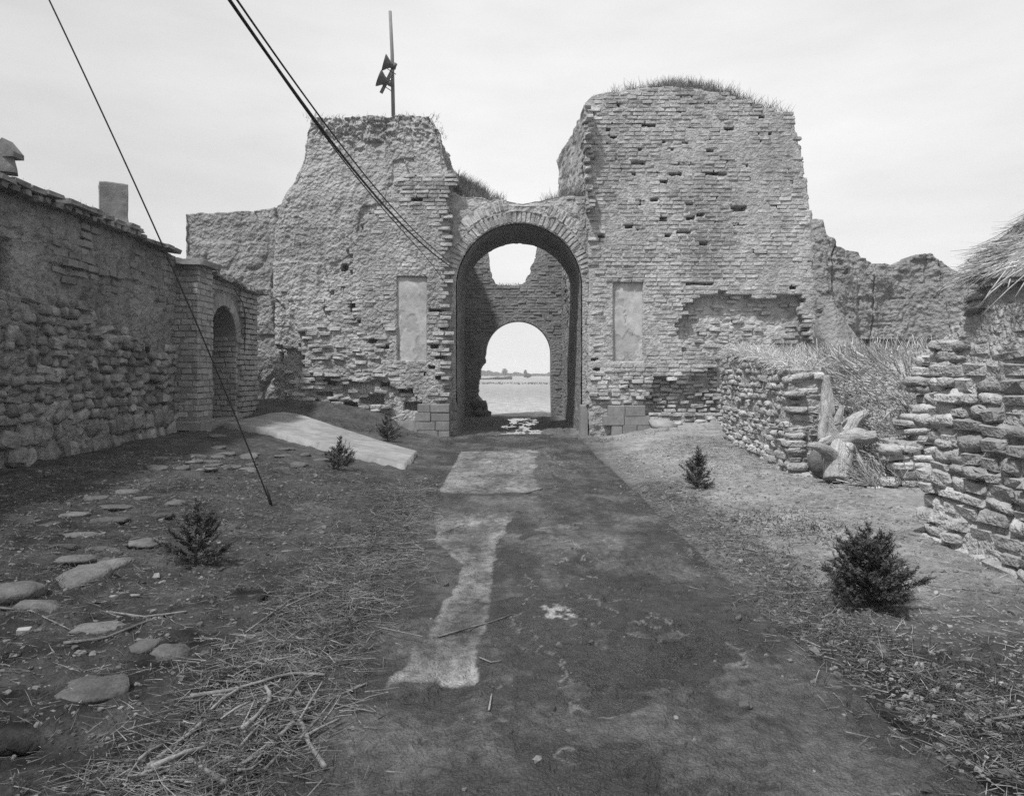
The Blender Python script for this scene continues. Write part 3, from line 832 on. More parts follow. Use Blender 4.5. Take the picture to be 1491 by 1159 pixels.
rg = np.random.default_rng(11)
x, z, l, h = courses(-0.1, RL + 0.1, 0.0, 9.4, CH, 0.25, 0.36, rg)
wx_ = x + XR0
pl, cv = rt_masks(wx_, z)
hm = holes_mask(wx_, z, RT_H, 0.02, 4)
ppx, ppz = to_px(wx_, z)
l_ = np.interp(z, rl_z, rl_x); r_ = np.interp(z, rr_z, rr_x)
innich = (wx_ + l / 2 > NR[0] + 0.03) & (wx_ - l / 2 < NR[1] - 0.03) & (z > NR[2]) & (z < NR[3])
plinth = (ppz > 588) & (ppx < 950)
keep = (x - l / 2 > l_ - 0.08) & (x + l / 2 < r_ + 0.10) & (z < rt_top(x, 0) - 0.02) & (hm < 0.35) & ~innich & ~plinth & ~(cv & (rg.random(len(x)) < 0.12)) & ~(pl & ~cv & (rg.random(len(x)) < 0.35)) & (z > 0.25)
mud = fbm(x * 0.7, z * 0.7, 4, 3, 14) + 0.5 * fbm(x * 3, z * 3, 4, 2, 15)
proud = 0.017 - 0.017 * sstep(0.0, 0.45, mud) + rg.normal(0, 0.006, len(x))
low = sstep(px_z(525), px_z(575), z)
proud = proud + low * rg.normal(0.03, 0.04, len(x)) + np.where(pl & ~cv, rg.normal(0.015, 0.03, len(x)), 0) + np.where(cv, rg.normal(0.03, 0.05, len(x)), 0)
edge_r = sstep(0.4, 0.0, np.minimum(r_ - x, x - l_))
proud = proud + edge_r * rg.normal(0.0, 0.02, len(x))
rec = np.where(pl, 0.19 + 0.08 * fbm(x * 3, z * 3, 2, 3, 8) + 0.07 * sstep(px_z(540), px_z(440), z), 0) + np.where(cv, 0.16, 0)
score = proud + low * 0.05 + np.where(cv, 0.08, 0) + np.where(pl, 0.02, 0)
lay_face(tR, x, z, l, h, 0.16, rec, proud, frR, 1 + 1.6 * low + np.where(pl, 1.2, 0), keep, rg, score)
# courses round the two visible corners of the tower's left flank
frRs = Frame(XR0, Y0 + 5.0, -math.pi / 2)
x, z, l, h = courses(3.6, 5.02, 5.9, 8.7, CH, 0.27, 0.4, rg)
lay_face(tR, x, z, l, h, 0.16, 0.0, rg.normal(0.02, 0.03, len(x)), frRs, 2.0, rg.random(len(x)) < 0.75, rg, None, limit=0, yfn=lambda x, z: 0.0 * x + np.interp(z, rl_z, rl_x))
# niche panel, plinth blocks
def panel(parent, nr, yoff, name='niche_panel'):
    u, v = np.meshgrid(np.linspace(nr[0] + 0.01, nr[1] - 0.01, 40), np.linspace(nr[2] + 0.01, nr[3] - 0.01, 90))
    peeled = sstep(0.05, 0.12, fbm(u * 2.2, v * 1.6, 2, 4, 33) + 0.25 * sstep(nr[2] + 1.1, nr[2], v) - 0.12)
    y = Y0 + yoff + 0.012 * v - 0.035 * fbm((u - XR0) * 0.9, v * 0.9, 0, 3, 1) * 0.3 + 0.006 * fbm(u * 5, v * 5, 0, 3, 31) + 0.012 * peeled
    tn = 0.62 - 0.30 * peeled + 0.25 * fbm(u * 1.5, v * 0.8, 7, 4, 35) - 0.8 * sstep(0.012, 0.003, np.abs(fbm(u * 1.6, v * 1.3, 9, 5, 36))) * sstep(-0.1, 0.2, fbm(u * 2, v * 2, 3, 2, 37))
    y = y + 0.010 * sstep(0.012, 0.003, np.abs(fbm(u * 1.6, v * 1.3, 9, 5, 36))) * sstep(-0.1, 0.2, fbm(u * 2, v * 2, 3, 2, 37))
    return mk(name, np.stack([u, y, v], -1).reshape(-1, 3), gridq(90, 40), None, M['plaster'], parent, True, {'tone': np.clip(tn, 0, 1).ravel()})
panel(tR, NR, 0.085)

def blocks(parent, rows, yf, depth, rng):
    vs = variants('block', tmpl_brick(0.035), 0.006, 5, M['block_one'], False)
    for (xa, xb, za, zb_, n) in rows:
        ed = np.linspace(xa, xb, n + 1)
        if n > 1: ed[1:-1] += rng.uniform(-0.12, 0.12, n - 1)
        for i in range(n):
            o = bpy.data.objects.new('block', vs[int(rng.integers(5))])
            COL.objects.link(o); o.parent = parent
            c = Vector(((ed[i] + ed[i + 1]) / 2, yf + depth / 2 + rng.uniform(-.008, .008), (za + zb_) / 2))
            o.location = c - WL[parent.name]; o.scale = (ed[i + 1] - ed[i] - 0.012, depth, zb_ - za - 0.012)
blocks(tR, [(px_x(884), px_x(938), px_z(606), px_z(590), 2), (px_x(877), px_x(945), px_z(619), px_z(605), 2), (px_x(889), px_x(947), px_z(640), px_z(618), 3)], 19.62, 0.5, rg)
blocks(tR, [(px_x(845.5), px_x(857), px_z(650), px_z(590), 1)], 19.9, 0.5, rg)

# ---- left tower
XL0, XL1 = px_x(383), px_x(656)
LL = XL1 - XL0
frL = Frame(XL0, Y0, 0)
ll_z = np.array([px_z(v) for v in (660, 590, 400, 330, 300, 262, 230, 185, 172, 150)])
ll_x = np.array([px_x(v) for v in (384, 381, 380, 382, 388, 402, 414, 419, 425, 428)]) - XL0
lr_z = np.array([px_z(v) for v in (660, 380, 300, 268, 262, 235, 200, 180, 165, 150)])
lr_x = np.array([px_x(v) for v in (657, 657, 653, 658, 668, 662, 655, 650, 642, 636)]) - XL0
def lt_top(x, y): return np.interp(x, [0, 1.0, 3.0, 4.2, 4.9], [px_z(v) for v in (164, 160, 159, 159, 162)]) + 0.05 * fbm(x * 3, y * 3, 0, 3, 21)
def lt_bound(z):
    ppz = HY - (z - EYE) * F / Y0
    return np.interp(ppz, [150, 240, 252, 300, 350, 400, 440, 480, 540, 600, 660], [760, 700, 600, 560, 515, 500, 480, 455, 436, 432, 430])
def lt_brick(x, z):
    qx, qz = quant(x, z)
    ppx, ppz = to_px(qx, qz)
    return ppx + 22 * fbm(qx * 1.6, qz * 1.6, 1, 3, 22) > lt_bound(qz)
NL = (px_x(577), px_x(621), px_z(526), px_z(402))
LT_H = np.array([(512, 447, 11, 17), (519, 467, 14, 8), (607, 288, 30, 7), (541, 497, 14, 5), (635, 452, 22, 5), (560, 505, 12, 6), (541, 309, 14, 4), (500, 388, 10, 9), (645, 478, 10, 5), (562, 430, 6, 4), (500, 420, 6, 4),
                 (632, 505, 12, 5), (640, 520, 14, 5), (628, 535, 10, 5), (640, 550, 12, 5), (478, 556, 18, 8), (470, 574, 24, 6), (540, 582, 36, 14), (600, 592, 26, 12), (560, 560, 14, 6), (510, 590, 20, 8), (590, 570, 20, 6), (455, 585, 16, 5), (615, 545, 8, 4), (400, 505, 24, 6), (405, 520, 10, 14)])
CAVE_L = [(447, 545), (500, 550), (560, 560), (606, 575), (606, 605), (560, 606), (500, 600), (447, 590)]
def lt_warp(X, Y, Z):
    u = X / LL
    l, r = np.interp(Z, ll_z, ll_x), np.interp(Z, lr_z, lr_x)
    jag = 0.05 * vn(np.floor(Z / 0.11) * 1.7, 3, 9, 5) * (Z < 6.5)
    X2 = l + (r - l) * u + np.where(u > 0.97, jag, 0) * (Y < 1.0)
    X2 = X2 + np.where(u > 0.5, 2 * u - 1, 0) * 0.10 * np.maximum(Y - 0.5, 0) * sstep(5.0, 6.2, Z) * sstep(9.0, 6.5, Z)
    return X2, Y + 0.02 * Z
def cells(a, c, f, seed):
    w1, w2 = 0.35 * vn(a * f * 0.9, c * f * 0.9, 0, seed + 3), 0.35 * vn(a * f * 0.9, c * f * 0.9, 5, seed + 4)
    return vn(np.floor(a * f + w1) * 3.3 + 0.5, np.floor(c * f * 1.3 + w2) * 2.7 + 0.5, 0.5, seed)
def lt_disp(X, Y, Z, nx, ny):
    wx_, front = X + XL0, (ny < -0.5)
    br = lt_brick(wx_ + 0 * Z, Z)
    clod = 0.05 * chunk(X, Z, Y, 24) + 0.045 * fbm(X * 2.2, Z * 1.6, Y * 2, 3, 25) + 0.018 * chunk(X * 3.2, Z * 3.2, Y * 3, 26)
    clod = clod + 0.035 * cells(X + Y, Z, 3.2, 38) + 0.028 * cells(X + Y, Z, 7.5, 39) + 0.012 * fbm(X * 18, Z * 18, Y * 18, 2, 23)
    clod = clod * (0.55 + 1.3 * sstep(-0.3, 0.35, fbm(X * 0.8, Z * 0.7, Y, 3, 46))) + 0.09 * cells(X, Z * 0.5, 1.3, 47)
    gul = 0.10 * np.abs(fbm(X * 2.6, Z * 0.5, Y * 2.6, 3, 27))
    d_e = clod - gul - 0.16 - 0.10 * sstep(6.6, 7.6, Z)
    d_e = d_e - 0.10 * (wx_ < px_x(577) + 0.10 * vn(Z * 2.3, 0, 0, 3)) * sstep(6.3, 6.9, Z)
    d_b = 0.03 * fbm(X * 0.9, Z * 0.9, Y, 3, 28) + 0.015 * fbm(X * 6, Z * 8, Y * 6, 3, 29) + 0.008 * fbm(X * 20, Z * 24, Y * 20, 2, 30)
    h = holes_mask(wx_ + 0 * Z, Z, LT_H, 0.02, 44)
    ni = sstep(0, 0.02, np.minimum(np.minimum(wx_ - NL[0], NL[1] - wx_), np.minimum(Z - NL[2], NL[3] - Z)))
    ppx, ppz = to_px(wx_ + 0 * Z, Z)
    cave = poly_in(ppx + 8 * vn(X * 3, Z * 3, 0, 31), ppz + 5 * vn(X * 3, Z * 3, 4, 32), CAVE_L)
    rough = sstep(px_z(420), px_z(520), Z) * (ppx < 575)
    r = h * 0.34 + 0.09 * ni + np.where(cave, 0.12 + 0.10 * fbm(X * 3, Z * 4, 0, 3, 34), 0)
    d_b = d_b + rough * 0.05 * chunk(X * 0.9, Z * 1.6, Y, 35)
    d = np.where(br & front, d_b, d_e)
    side = ~front
    return d - np.where(front, r, 0)
tL = thing('gate_tower', (XL0 + LL / 2, Y0 + 2, 0.4), 'broken earth gate tower left of the arch, brick skin fallen away, pole on top', 'tower')
mass('earth_core', frL, LL, 5.0, -0.3, lt_top, 260, 380, lt_disp, lt_warp, M['earth'], tL, ns=110, nb=20, spine=(0.4, 0.5), rc=0.45)
def lt_y(x, z): return 0.02 * z - 0.03 * fbm(x * 0.9, z * 0.9, 0, 3, 28)
x, z, l, h = courses(-0.1, LL + 0.1, 0.2, 7.2, CH, 0.26, 0.40, rg)
wx_ = x + XL0
ppx, ppz = to_px(wx_, z)
br = lt_brick(wx_, z)
hm = holes_mask(wx_, z, LT_H, 0.02, 44)
r_ = np.interp(z, lr_z, lr_x)
cave = poly_in(ppx, ppz, CAVE_L)
rough = sstep(410, 520, ppz) * sstep(590, 560, ppx) + sstep(500, 530, ppz) * sstep(615, 630, ppx)
rough = np.clip(rough, 0, 1)
innich = (wx_ + l / 2 > NL[0] + 0.03) & (wx_ - l / 2 < NL[1] - 0.03) & (z > NL[2]) & (z < NL[3])
plinth = (ppz > 587) & (ppx > 600)
keep = br & (hm < 0.35) & ~innich & ~plinth & (x + l / 2 < r_ + 0.1) & (rg.random(len(x)) > 0.25 * rough) & ~(cave & (rg.random(len(x)) < 0.5)) & (z > 0.75)
mud = fbm(x * 0.8, z * 0.8, 4, 3, 36) + 0.5 * fbm(x * 3, z * 3, 4, 2, 37)
proud = 0.004 - 0.022 * sstep(-0.2, 0.25, mud) + 0.010 * sstep(430, 520, ppz) + 0.012 * sstep(330, 270, ppz) + rg.normal(0, 0.006, len(x)) + rough * rg.normal(0.015, 0.045, len(x)) + np.where(cave, rg.normal(0.04, 0.06, len(x)), 0)
rec = np.where(cave, 0.12, 0)
lay_face(tL, x, z, l, h, 0.18, rec, proud, frL, 1 + 2.6 * rough, keep, rg, proud + 0.05 * rough + np.where(cave, 0.08, 0), yfn=lt_y, tm=TB)
# stray bricks still hanging on the eroded part
ke = ~br & (ppz > 420) & (rg.random(len(x)) < 0.10) & (x > 0.3)
lay_face(tL, x, z, l * 0.7, h, 0.18, 0.15, rg.normal(0.03, 0.03, len(x)), frL, 4.0, ke & (z > 0.8), rg, None, limit=0, yfn=lt_y)
panel(tL, NL, 0.075 + 0.02)
blocks(tL, [(px_x(609), px_x(655.5), px_z(600), px_z(588), 2), (px_x(606), px_x(655.5), px_z(613), px_z(600), 2), (px_x(607), px_x(655.5), px_z(626), px_z(613), 2), (px_x(610), px_x(655.5), px_z(645), px_z(626), 2)], 19.55, 0.62, rg)
mk('plaster_patch', *((lambda u, v: (np.stack([u, 19.66 + 0.02 * fbm(u * 5, v * 5, 0, 2, 2), v], -1).reshape(-1, 3), gridq(14, 30)))(*np.meshgrid(np.linspace(px_x(580), px_x(607), 30), np.linspace(px_z(632), px_z(612), 14)))), None, M['plaster'], tL, True)

# ------------------------------------------------------------------ front arch between the towers
ya, XC, RA, ZS = 20.2, 0.19, 1.69, 4.0
VD = 3.0
tA = thing('gate_arch', (XC, ya, 0), 'round brick gate arch spanning the road between the two towers', 'arch')
def solid_poly(name, pts, y0, y1, mt, parent):
    from mathutils.geometry import tessellate_polygon
    n = len(pts)
    V = np.array([(p[0], y0, p[1]) for p in pts] + [(p[0], y1, p[1]) for p in pts])
    tri = np.array(tessellate_polygon([[Vector((p[0], p[1], 0)) for p in pts]]))
    a, b, c = (np.array(pts)[tri[:, k]] for k in range(3))
    cr = (b[:, 0] - a[:, 0]) * (c[:, 1] - a[:, 1]) - (b[:, 1] - a[:, 1]) * (c[:, 0] - a[:, 0])
    tri[cr < 0] = tri[cr < 0][:, ::-1]
    area = sum(pts[i][0] * pts[(i + 1) % n][1] - pts[(i + 1) % n][0] * pts[i][1] for i in range(n))
    i = np.arange(n); k = (i + 1) % n
    Q = np.stack([i, i + n, k + n, k], 1) if area < 0 else np.stack([i, k, k + n, i + n], 1)
    return mk(name, V, Q[:, ::-1], np.concatenate([tri, tri[:, ::-1] + n]), mt, parent)
arc = [(XC + (RA + 0.004) * math.cos(a), ZS + (RA + 0.004) * math.sin(a)) for a in np.linspace(0, math.pi, 49)]
topx = np.linspace(2.15, -1.75, 60)
def arch_top(x): return np.interp(x, [-1.9, -1.35, -0.9, -0.4, -0.1, 0.3, 0.75, 1.2, 1.7, 2.2], [WZ(v, ya) for v in (268, 284, 288, 291, 292, 296, 291, 287, 286, 284)]) + 0.05 * vn(np.asarray(x) * 5, 0, 0, 4)
spd = [(2.15, -0.2)] + [(a, float(np.squeeze(arch_top(a)))) for a in topx] + [(-1.75, -0.2), (XC - RA - 0.004, -0.2)] + arc[::-1] + [(XC + RA + 0.004, -0.2)]
solid_poly('spandrel', spd, ya + 0.03, ya + VD, M['mortar'], tA)
# underside of the vault and the jambs below it
prof = [(XC + RA, z) for z in np.linspace(-0.2, ZS, 90)[:-1]] + [(XC + RA * math.cos(a), ZS + RA * math.sin(a)) for a in np.linspace(0, math.pi, 150)] + [(XC - RA, z) for z in np.linspace(ZS, -0.2, 90)[1:]]
prof = np.array(prof)
ysv = np.linspace(ya + 0.02, ya + VD + 0.02, 80)
nrm = np.zeros_like(prof)
top = prof[:, 1] > ZS
nrm[top] = (prof[top] - [XC, ZS]) / RA
nrm[~top, 0] = np.sign(prof[~top, 0] - XC)
s_arc = np.concatenate([[0], np.cumsum(np.hypot(*np.diff(prof, axis=0).T))])
SS, YY = np.meshgrid(s_arc, ysv, indexing='ij')
row = np.floor(SS / 0.107)
joint = sstep(0.05, 0.0, np.minimum(SS / 0.107 - row, 1 - (SS / 0.107 - row))) + 0.6 * sstep(0.03, 0.0, np.abs((YY / 0.36 + 0.5 * (row % 2)) % 1 - 0.5))
dd = -0.012 * joint + 0.02 * fbm(SS * 2, YY * 2, 0, 3, 101) + 0.012 * vn(row * 3.7, np.floor(YY / 0.36 + 0.5 * (row % 2)) * 2.9, 0, 102) - 0.03
dd = -np.clip(-dd, 0.004, 0.09)
P = np.stack([prof[:, None, 0] + nrm[:, None, 0] * dd, YY, prof[:, None, 1] + nrm[:, None, 1] * dd], -1)
mk('vault', P.reshape(-1, 3), gridq(len(prof), len(ysv))[:, ::-1], None, M['vault'], tA, True)
# voussoir rings
rv = np.random.default_rng(21)
C, S, E, K = [], [], [], []
for ring, (r0, r1) in enumerate(((RA + 0.012, RA + 0.34), (RA + 0.36, RA + 0.68), (RA + 0.70, RA + 0.98))):
    nv = int(math.pi * r0 / 0.112)
    for i in range(nv):
        a = (i + 0.5) / nv * math.pi
        rc = (r0 + r1) / 2
        cx_, cz_ = XC + rc * math.cos(a), ZS + rc * math.sin(a)
        if not (-1.62 < cx_ < 2.02): continue
        if cz_ + 0.1 > arch_top(cx_) : continue
        if ring == 1 and not (1.72 < a < 2.32 or 1.36 < a < 1.6 or 0.72 < a < 1.22): continue
        if ring == 2 and (vn(a * 4, 5, 1, 6) > -0.15): continue
        C.append((cx_, ya + 0.16 - rv.uniform(0.0, 0.012) + (0.0, -0.014, 0.02)[ring] + 0.006, cz_)); S.append((r1 - r0 - 0.012, 0.32, math.pi * rc / nv * (0.86 if ring != 1 else 0.78))); E.append((0, -a + rv.normal(0, 0.015), 0))
C, S, E = np.array(C), np.array(S), np.array(E)
lay('voussoir_brick', tA, 'vbrick', TB, M['brick_one'], M['brick_mass'], C, S, E, 0.03, None, 300, False, rv)
# white mortar showing between the bricks of the second ring
for a0_, a1_ in ((1.76, 2.28), (0.76, 1.18)):
    A_, B_ = np.meshgrid(np.linspace(a0_, a1_, 40), np.linspace(RA + 0.37, RA + 0.67, 10))
    mk('mortar_band', np.stack([XC + B_ * np.cos(A_), ya - 0.004 + 0.01 * fbm(A_ * 20, B_ * 20, 0, 2, 9), ZS + B_ * np.sin(A_)], -1).reshape(-1, 3), gridq(10, 40), None, M['lime'], tA, True)
# mud and broken fill on the face of the spandrels
ag, rg_ = np.meshgrid(np.linspace(0.0, math.pi, 240), np.linspace(0, 1, 70))
dx_, dz_ = np.cos(ag), np.sin(ag)
rmx = np.where(dx_ > 0, (2.13 - XC) / np.maximum(dx_, 1e-3), (-1.73 - XC) / np.minimum(dx_, -1e-3))
for _k in range(6): rmx = np.minimum(rmx, np.maximum((arch_top(XC + dx_ * np.minimum(rmx, 4)) - ZS) / np.maximum(dz_, 1e-3), RA + 0.36))
rr_ = RA + 0.31 + (np.maximum(rmx, RA + 0.33) - RA - 0.31) * rg_
X, Z = XC + rr_ * dx_, ZS + rr_ * dz_
Y = ya + 0.0 + 0.03 * fbm(X * 3, Z * 3, 1, 3, 103) + 0.03 * cells(X, Z, 5, 104) + 0.02 * fbm(X * 14, Z * 14, 1, 2, 106) + 0.05 * sstep(0.6, 1.0, rg_)
mk('spandrel_fill', np.stack([X, Y, Z], -1).reshape(-1, 3), gridq(70, 240), None, M['mortar'], tA, True)
# rough courses of the spandrels and jamb faces
x, z, l, h = courses(-1.75, 2.15, 0.1, 6.7, CH, 0.2, 0.36, rv)
rr = np.hypot(x - XC, np.maximum(z - ZS, 0))
keep = (rr > RA + 0.16) & (z < arch_top(x) - 0.06) & ((rr > RA + 0.95) | (z < ZS) | (rv.random(len(x)) < 0.15)) & (np.abs(x - XC) > RA * 0.2)
frA = Frame(0, ya + 0.03, 0)
lay_face(tA, x, z, np.minimum(l, 0.3), h, 0.14, 0.0, rv.normal(0.015, 0.02, len(x)), frA, 2.0, keep, rv, None, limit=0, yfn=lambda x, z: 0 * x, name='jamb_brick')
# lower courses of cement block lining the jambs
blocks(tA, [(XC - RA - 0.30, XC - RA + 0.03, -0.05 + 0.24 * k, 0.19 + 0.24 * k, 1) for k in range(4)], ya - 0.02, 2.2, rv)

# ------------------------------------------------------------------ open court behind the arch: side walls and rear wall with a second arch
def wall_tex(X, Y, Z, s):
    row = np.floor(Z / CH)
    return 0.04 * fbm(X * 1.1, Z * 1.1, Y, 3, s) + 0.02 * fbm(X * 5, Z * 6, Y, 3, s + 1) - 0.012 * sstep(0.12, 0.0, np.minimum(Z / CH - row, 1 - (Z / CH - row)))
def court_wall(fr, L, label, top, s, right):
    t = thing('passage_wall', (fr.pts(L / 2, 0.4, 0.0)), label, 'wall')
    def dsp(X, Y, Z, nx, ny):
        d = wall_tex(X, Y, Z, s)
        if right:
            a = X / L
            d = d - 0.12 * sstep(0.25, 0.6, fbm(X * 1.3, Z * 0.9, 2, 3, s + 5) + 0.3 * sstep(2.0, 3.2, Z))
        else:
            d = d - 0.10 * sstep(0.2, 0.6, fbm(X * 1.3, Z * 0.9, 2, 3, s + 5))
        return d
    mass('brick_core', fr, L, 0.9, -0.2, top, 150, 220, dsp, None, M['inner'] if not right else M['inner'], t, ns=14, nb=10, spine=(0.1, 0.5))
    rw = np.random.default_rng(s)
    x, z, l, h = courses(0, L, 0.0, 7.0, CH, 0.26, 0.4, rw)
    keep = (z < top(x, 0) - 0.05) & (rw.random(len(x)) < 0.8)
    lay_face(t, x, z, l, h, 0.12, 0.0, rw.normal(-0.006, 0.016, len(x)), fr, 1.2, keep, rw, z, limit=220, yfn=lambda x, z: -0.04 * fbm(x * 1.1, z * 1.1, 0, 3, s), m_one=M['brick_one'] if right else M['inner_mass'], key='brick' if right else 'pbrick', m_mass=M['inner_mass'])
    return t
court_wall(Frame(-1.74, ya + VD + 0.05, math.pi / 2), 5.0, 'shadowed brick side wall of the passage, left of the road behind the front arch', lambda x, y: 6.6 + 0.15 * fbm(x * 2, y, 0, 3, 6), 201, False)
court_wall(Frame(1.86, 28.25, -math.pi / 2), 5.0, 'worn brick side wall of the passage, right of the road behind the front arch', lambda x, y: np.interp(x, [0, 1.0, 2.0, 5], [7.6, 7.3, 7.2, 7.2]) + 0.15 * fbm(x * 2, y, 0, 3, 8), 211, True)

yr = 28.3
XB, RB, ZB = 0.24, 1.22, 2.42
def rx_(px): return WX(px, yr)
def rz_(py): return WZ(py, yr)
tB = thing('rear_gate_wall', (XB, yr, 0), 'rear gate wall with a small round arch and a notch broken out of its top', 'wall')
rb = np.random.default_rng(31)
notch = [(-0.90, 7.4), (-0.92, 6.6), (-0.87, 6.0), (-0.82, 5.6), (-0.74, 5.25), (-0.62, 5.02), (-0.4, 4.96), (-0.1, 4.98), (0.2, 4.95), (0.42, 5.0), (0.50, 5.12), (0.56, 5.3), (0.70, 5.42), (0.72, 5.7), (0.84, 5.9), (0.92, 6.15), (0.95, 6.6), (0.98, 7.4)]
nt = []
for i in range(len(notch) - 1):
    a, b = np.array(notch[i]), np.array(notch[i + 1])
    for t_ in np.linspace(0, 1, 5)[:-1]:
        nt.append(tuple(a + (b - a) * t_ + rb.normal(0, 0.022, 2)))
nt.append(notch[-1])
lj = [(XB - RB, ZB), (XB - RB - 0.02, 2.05), (XB - RB - 0.12, 1.98), (XB - RB - 0.2, 1.7), (XB - RB - 0.28, 1.2), (XB - RB - 0.31, 0.9), (XB - RB - 0.24, 0.65), (XB - RB - 0.02, 0.58), (XB - RB + 0.06, 0.3), (XB - RB + 0.05, -0.2)]
lj2 = []
for i in range(len(lj) - 1):
    a, b = np.array(lj[i]), np.array(lj[i + 1])
    for t_ in np.linspace(0, 1, 4)[:-1]: lj2.append(tuple(a + (b - a) * t_ + (rb.normal(0, 0.02, 2) if t_ > 0 else 0)))
lj2.append(lj[-1])
arcb = [(XB + RB * math.cos(a), ZB + RB * math.sin(a)) for a in np.linspace(0, math.pi, 41)]
outl = [(2.2, -0.2), (2.2, 7.5)] + [(0.98, 7.4)] + nt[::-1][1:-1] + [(-0.90, 7.4), (-2.2, 7.5), (-2.2, -0.2)] + lj2[::-1] + arcb[::-1][1:] + [(XB + RB, 1.5), (XB + RB + 0.03, -0.2)]
solid_poly('brick_core', outl, yr, yr + 0.75, M['inner'], tB)
x, z, l, h = courses(-2.2, 2.2, 0.0, 7.4, CH, 0.26, 0.38, rb)
def in_outl(x, z): return poly_in(np.asarray(x, float), np.asarray(z, float), outl)
keep = in_outl(x - l / 2 - .02, z) & in_outl(x + l / 2 + .02, z) & in_outl(x, z + .08) & in_outl(x, z - .08) & (np.hypot(x - XB, z - ZB) > RB + 0.12)
hole = (np.hypot((x + 1.56) * 1.2, z - 4.25) < 0.22) | (np.hypot((x - 1.72), z - 4.05) < 0.15)
frB = Frame(0, yr, 0)
lay_face(tB, x, z, l, h, 0.12, 0.0, rb.normal(0.012, 0.012, len(x)), frB, 1.2, keep & ~hole, rb, z, limit=260, yfn=lambda x, z: 0 * x, m_one=M['inner_mass'], m_mass=M['inner_mass'], key='pbrick')
# rounded stones at the broken foot of the left jamb
C = np.array([(-1.25, yr - 0.1, 0.25), (-1.1, yr - 0.1, 0.5), (-1.02, yr - 0.05, 0.15), (-1.3, yr - 0.2, 0.62)]); S = np.array([(0.4, 0.4, 0.3)] * 4) * rb.uniform(0.8, 1.1, (4, 1)); E = rb.normal(0, 0.3, (4, 3))
lay('stone', tB, 'dstone', TS, M['dstone_one'], None, C, S, E, 0.03, smooth=True, rng=rb)

# ------------------------------------------------------------------ rammed earth curtain walls
def earth_disp(seed, amp=1.0):
    def f(X, Y, Z, nx, ny):
        cr = fbm(X * 0.8, Z * 0.12, Y, 3, seed)
        crk = sstep(0.05, 0.0, np.abs(vn(X * 0.75 + 0.3 * vn(Z * 0.9, 0, 0, seed + 9), Z * 0.16, 3, seed + 10)))
        blk = vn(np.floor(X * 0.55 + 0.3 * vn(Z * 0.8, 0, 0, seed)) * 3.1, np.floor(Z * 0.7) * 1.3, 0, seed + 1)
        d = 0.30 * cr - 0.22 * crk + 0.20 * blk + 0.10 * fbm(X * 1.8, Z * 1.8, Y, 4, seed + 2) + 0.05 * chunk(X, Z, Y, seed + 3) - 0.05 * sstep(0.06, 0, np.abs(fbm(X * 0.9, Z * 0.35, Y, 2, seed + 4)))
        lay_ = 0.018 * vn(np.floor(Z / 0.16) * 2.1, X * 0.6, 0, seed + 5)
        return amp * (d + lay_ + 0.06 * cells(X, Z, 1.6, seed + 6) + 0.025 * cells(X, Z, 4.5, seed + 7) + 0.02 * fbm(X * 12, Z * 12, Y * 12, 2, seed + 8))
    return f
dC = 23.2
cwl = mass('rammed_earth_wall', Frame(WX(264, dC), dC, 0), 4.2, 1.6, 0.0, lambda x, y: np.interp(x, [0, 0.4, 1.5, 2.4, 3.0, 4.2], [WZ(v, dC) for v in (311, 308, 305, 305, 298, 292)]) + 0.06 * fbm(x * 4, y * 4, 0, 3, 5),
           130, 170, earth_disp(301, 0.7), lambda X, Y, Z: (X + 0.06 * Z * 0, Y + 0.03 * Z), M['earth_mid'], None, ns=30, nb=14, spine=(0.2, 0.5))
tag(cwl, 'flat topped rammed earth wall between the arched doorway and the broken tower', 'earth wall')
dD = 26.0
def cr_top(x, y):
    px = CX + (x + WX(1150, dD)) * F / dD
    return np.interp(px, [1150, 1184, 1206, 1208, 1222, 1228, 1264, 1272, 1282, 1330, 1344, 1352, 1372, 1390, 1398, 1404, 1420, 1480], [WZ(v, dD) for v in (312, 314, 316, 338, 344, 356, 362, 376, 379, 379, 378, 366, 364, 376, 388, 394, 398, 420)]) + 0.05 * fbm(x * 4, y * 4, 0, 3, 6)
cwr = mass('rammed_earth_wall', Frame(WX(1150, dD), dD, 0), 8.2, 2.0, 0.0, cr_top, 250, 180, earth_disp(321, 1.3), lambda X, Y, Z: (X, Y + 0.10 * Z - 0.35 * np.sin(X * 1.15)), M['earth_dark'], None, ns=30, nb=14, spine=(0.15, 0.5))
tag(cwr, 'ragged fissured rammed earth wall behind the straw heap right of the gate', 'earth wall')
# fallen earth cone at its foot
th, r_c = np.meshgrid(np.linspace(0, 2 * math.pi, 90), np.linspace(0, 1, 40))
cxm, cym = WX(1222, 23.6), 24.2
rad = 2.6
X = cxm + rad * r_c * np.cos(th); Y = cym + rad * 0.8 * r_c * np.sin(th)
Z = 0.1 + 4.0 * (1 - r_c) ** 1.1 + 0.10 * fbm(X * 2, Y * 2, 0, 4, 7)
em = mk('earth_mound', np.stack([X, Y, Z], -1).reshape(-1, 3), gridq(40, 90), None, M['earth_dark'], None, True)
tag(em, 'smooth cone of fallen earth against the ragged earth wall', 'earth mound')

